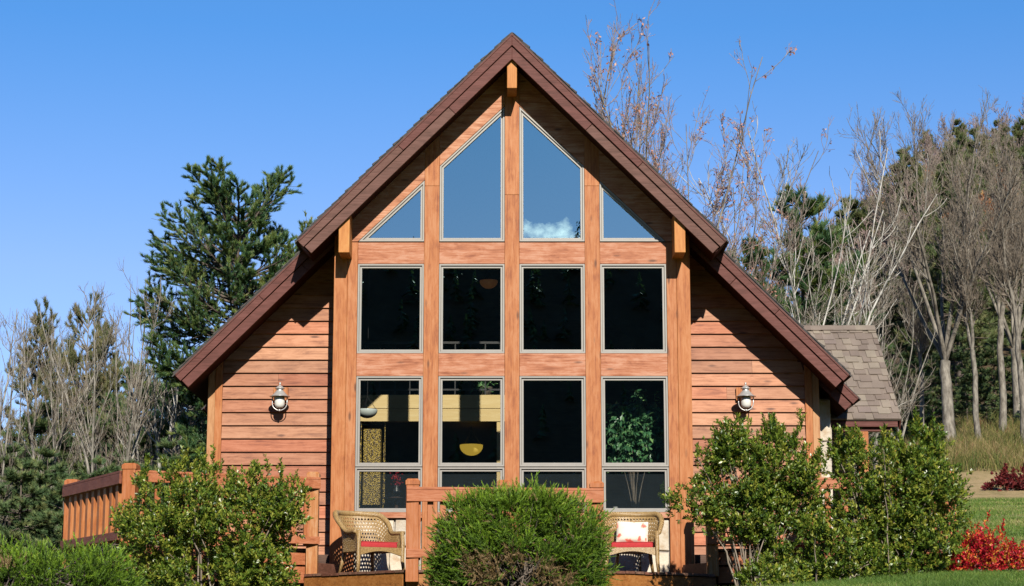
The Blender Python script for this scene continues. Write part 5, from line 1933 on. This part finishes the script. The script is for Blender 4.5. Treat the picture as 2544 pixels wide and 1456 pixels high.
def juniper(ls, Y, seed, n, label, brown, depth=1.0):
    rg = np.random.default_rng(seed)
    L = lobes_px(ls, Y, depth)
    cx = L[0][0][0]; zg = hz(cx, Y) - 0.05
    base = np.array([cx, Y, zg])
    t = thing('juniper', tuple(base), label, 'juniper')
    c, o, li = clumped(rg, L, n, 22, 0.10 if seed == 112 else 0.062, 8.0, 0.07)
    ok = c[:, 2] > hgt(c[:, 0], c[:, 1])
    c, o = c[ok], o[ok]
    m = len(c)
    ax = unit(o * 0.85 + UPV * 0.4 + rg.normal(size=c.shape) * 0.42)
    per = 26
    Cc, A = np.repeat(c, per, 0), np.repeat(ax, per, 0)
    s = np.tile(np.linspace(0, 1, per), m)[:, None]
    rv = rg.normal(size=Cc.shape)
    perp = unit(rv - A * (rv * A).sum(1, keepdims=True))
    ln0 = np.repeat(rg.uniform(0.075, 0.15, m), per)[:, None]
    droop = np.repeat(unit(rg.normal(size=(m, 3))), per, 0) * 0.25
    pos = Cc + A * ln0 * s + droop * ln0 * s * s
    sp_ = 0.62 - 0.42 * s
    d = unit(A * np.cos(sp_) + perp * np.sin(sp_) + droop * s)
    b = unit(np.cross(d, rg.normal(size=d.shape)))
    l = 0.046 * rg.uniform(0.7, 1.2, (len(Cc), 1)) * (1.05 - 0.35 * s)
    wd = 0.0085
    V = np.stack([pos - b * wd / 2, pos + b * wd / 2, pos + d * l], 1).reshape(-1, 3)
    F_ = np.arange(len(Cc) * 3).reshape(-1, 3)
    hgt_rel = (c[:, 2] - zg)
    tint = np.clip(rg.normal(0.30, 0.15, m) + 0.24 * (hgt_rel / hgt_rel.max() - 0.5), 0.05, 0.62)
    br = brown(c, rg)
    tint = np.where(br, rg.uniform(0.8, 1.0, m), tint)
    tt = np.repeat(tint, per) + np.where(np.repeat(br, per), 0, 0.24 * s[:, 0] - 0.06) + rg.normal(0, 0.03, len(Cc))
    k = 6
    nst = 300
    tg = c[rg.integers(m, size=nst)]
    b0 = base + np.concatenate([rg.normal(0, 0.25, (nst, 2)), np.full((nst, 1), 0.1)], 1)
    w = np.linspace(0, 1, k)[None, :, None]
    pth = b0[:, None] * (1 - w) + tg[:, None] * w + rg.normal(size=(nst, k, 3)) * 0.02
    V2, F2 = tubes(pth, np.linspace(0.014, 0.003, k)[None] * np.ones((nst, 1)), 4)
    link_mesh(np_mesh('stems', V2 - base, [F2]), 'stems', M['barkdark'], t, True)
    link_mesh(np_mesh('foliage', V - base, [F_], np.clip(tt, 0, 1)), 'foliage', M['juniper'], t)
    return t


jc = P(1290, 1400, -4.2)
juniper([(1290, 1400, 200, 165), (1165, 1350, 82, 105), (1415, 1345, 84, 105), (1290, 1300, 150, 75), (1138, 1440, 60, 90), (1445, 1440, 56, 90)], -4.2, 111, 13500, 'big rounded juniper before the deck with a dead brown patch low in it',
        lambda c, rg: ((np.abs(c[:, 0] - jc.x) / 0.72 + 0.55 * vnoise(c[:, 0] * 4, c[:, 2] * 4, 2) < 0.8) & (c[:, 2] < jc.z + 0.08 + 0.5 * vnoise(c[:, 0] * 3.1, c[:, 2] * 3.3, 6)) & (rg.random(len(c)) < 0.78)) | (rg.random(len(c)) < 0.03))
juniper([(110, 1488, 190, 105), (250, 1468, 80, 90), (20, 1488, 120, 92), (290, 1498, 45, 60)], -5.6, 112, 8000, 'low spreading juniper below the left railing at the bottom left',
        lambda c, rg: ((vnoise(c[:, 0] * 2.3, c[:, 2] * 3, 5) > 0.1) & (c[:, 2] < hz(-5.5, -5.6) + 0.62) & (rg.random(len(c)) < 0.7)))

# ficus indoors
rg = np.random.default_rng(71)
Yf = 1.0
fx = thing('ficus_tree', (PX(1575, 1150, Yf), Yf, ZU), 'green leafy ficus indoors filling the rightmost lower window', 'potted plant')
base = np.array(fx.location)
L = lobes_px([(1570, 1040, 55, 60), (1545, 1060, 45, 55), (1610, 1050, 42, 55), (1600, 1000, 30, 32), (1570, 1110, 62, 42), (1530, 1110, 30, 40), (1625, 1105, 30, 45)], Yf, 0.9)
c, o, li = lobe_points(rg, L, 330, 2.0, 0.2)
per = 7
Cc, A = np.repeat(c, per, 0), np.repeat(unit(o * 0.7 - 0.2 * UPV + rg.normal(size=o.shape) * 0.4), per, 0)
s = rg.uniform(0, 1, (len(Cc), 1))
d = unit(A * 0.6 - UPV * 0.5 + rg.normal(size=Cc.shape) * 0.5)
V, F_ = leaf_arrays(Cc + A * s * 0.18, d, unit(rg.normal(size=Cc.shape) + np.array([0, -0.8, 0.7])), rg.uniform(0.08, 0.13, len(Cc)), rg.uniform(0.036, 0.054, len(Cc)), 0.3)
link_mesh(np_mesh('foliage', V - base, [F_], np.clip(rg.normal(0.5, 0.25, len(Cc)), 0, 1)), 'foliage', M['ficusleaf'], fx)
tg = np.concatenate([np.array([l[0] for l in L]), c[:5]])
k = 8
w = np.linspace(0, 1, k)[None, :, None]
b0 = base[None] + rg.normal(0, 0.02, (len(tg), 3)) + np.array([0, 0, 0.35])
pth = b0[:, None] * (1 - w) + tg[:, None] * w
pth[:, :, :2] = b0[:, None, :2] * (1 - w ** 2) + tg[:, None, :2] * w ** 2
V2, F2 = tubes(pth, np.linspace(0.011, 0.003, k)[None] * np.ones((len(tg), 1)), 5)
link_mesh(np_mesh('trunk', V2 - base, [F2]), 'trunk', M['barktwig'], fx, True)
MB().lathe([(0.0, 0.0), (0.17, 0.0), (0.22, 0.36), (0.2, 0.38), (0.18, 0.34), (0.0, 0.33)], tuple(fx.location), 24).build('pot', M['barkdark'], fx, 0, True)

# a trailing plant on the loft behind the second lower window
tl = thing('trailing_plant', (PX(1206, 975, YL + 0.3), YL + 0.3, lz1), 'trailing green plant on the loft above the sunlit beam', 'plant')
base = np.array(tl.location)
n = 130
c = base + np.concatenate([rg.normal(0, 0.16, (n, 1)), rg.normal(-0.1, 0.1, (n, 1)), rg.uniform(0.08, 0.55, (n, 1))], 1)
V, F_ = leaf_arrays(c, rnd_dir(rg, n) - 0.6 * UPV, rnd_dir(rg, n), rg.uniform(0.08, 0.12, n), rg.uniform(0.03, 0.05, n))
link_mesh(np_mesh('foliage', V - base, [F_], rg.random(n)), 'foliage', M['ficusleaf'], tl)
MB().lathe([(0.0, 0.0), (0.1, 0.0), (0.13, 0.18), (0.1, 0.18), (0.0, 0.16)], tuple(base), 18).build('pot', M['barkdark'], tl, 0, True)

# ------------------------------------------------------------------ grass
def blades(name, n, region, ln, wd, mat, seed, tint, lean=0.5, zmask=None):
    rg = np.random.default_rng(seed)
    x, y = region(rg, n)
    if zmask is not None:
        k = zmask(x, y, rg); x, y = x[k], y[k]
    n = len(x)
    c = np.stack([x, y, hgt(x, y) - 0.01], 1)
    d = unit(UPV + rg.normal(size=(n, 3)) * lean * np.array([1, 1, 0.2]))
    b = unit(np.cross(d, rg.normal(size=(n, 3))))
    L = ln * rg.uniform(0.5, 1.3, (n, 1)) * (1 + 0.9 * vnoise(x * 0.8, y * 0.8, 11))[:, None]; w = wd * rg.uniform(0.7, 1.3, (n, 1))
    bend = rg.normal(size=(n, 3)) * np.array([1, 1, 0]) * 0.25
    V = np.stack([c - b * w / 2, c + b * w / 2, c + d * L * 0.6 + b * w * 0.35, c + d * L * 0.6 - b * w * 0.35, c + d * L + bend * L], 1).reshape(-1, 3)
    q = np.arange(n)[:, None] * 5
    Fq = q + np.array([[0, 1, 2, 3]]); Ft = q + np.array([[3, 2, 4]])
    tb = np.clip(rg.normal(tint[0], tint[1], n) + 0.6 * vnoise(x * 0.9, y * 0.9, 4) + 0.3 * vnoise(x * 3.1, y * 3.1, 8), 0, 1)
    o = link_mesh(np_mesh(name, V, [Fq, Ft], np.concatenate([tb, tb])), name, mat)
    tag(o, kind='stuff')
    return o


def near(rg, n):
    y = -8.5 + 7 * rg.random(n); x = 1.6 + (rg.random(n)) * 8.0
    return x, y


blades('lawn_grass', 70000, near, 0.075, 0.007, M['grassblade'], 1, (0.42, 0.2))


def far(rg, n):
    d = 29 + 27 * rg.random(n) ** 1.3; k = rg.uniform(0.2, 0.3, n)
    return k * d, d - D


blades('lawn_grass', 60000, far, 0.07, 0.014, M['grassblade'], 2, (0.6, 0.22), zmask=lambda x, y, rg: y < 24.5)


def field(rg, n):
    d = 61 + 22 * rg.random(n); k = rg.uniform(0.18, 0.3, n)
    return k * d, d - D


blades('dry_grass', 26000, field, 0.52, 0.02, M['drygrass'], 3, (0.45, 0.24), 0.28, zmask=lambda x, y, rg: (y > 33 + 2 * vnoise(x * 0.3, y * 0.3)) & (rg.random(len(x)) < 0.9))


# the wood on the hill to the south, which the window panes mirror: one far mass
def far_wood():
    rg = np.random.default_rng(88)
    nt_ = 420
    x = rg.uniform(-130, 130, nt_); y = -262 + rg.uniform(-3, 45, nt_)
    h = rg.uniform(2.5, 5.5, nt_) * np.where(rg.random(nt_) < 0.08, 1.5, 1)
    z = hgt(x, y)
    per = 46
    t = rg.random((nt_, per)) ** 0.8
    a = rg.uniform(0, 2 * PI, (nt_, per))
    r_ = (1 - t) * rg.uniform(0.5, 1.1, (nt_, per)) * h[:, None] * 0.32 + 0.05
    c = np.stack([x[:, None] + 0 * t, y[:, None] + 0 * t, z[:, None] + t * h[:, None]], -1)
    tip = c + np.stack([np.cos(a) * r_, np.sin(a) * r_, -0.15 * r_ + 0.25 * t], -1)
    sd2 = np.stack([-np.sin(a), np.cos(a), 0 * a], -1) * (0.35 * r_ + 0.1)[..., None]
    V = np.stack([c + UPV * 0.5, tip + sd2, tip - sd2 - UPV * 0.1], 2).reshape(-1, 3)
    F_ = np.arange(len(V)).reshape(-1, 3)
    o = link_mesh(np_mesh('far_wood', V, [F_], rg.random(len(F_)) * 0.4), 'far_wood', M['hemlock'])
    tag(o, kind='stuff')


far_wood()
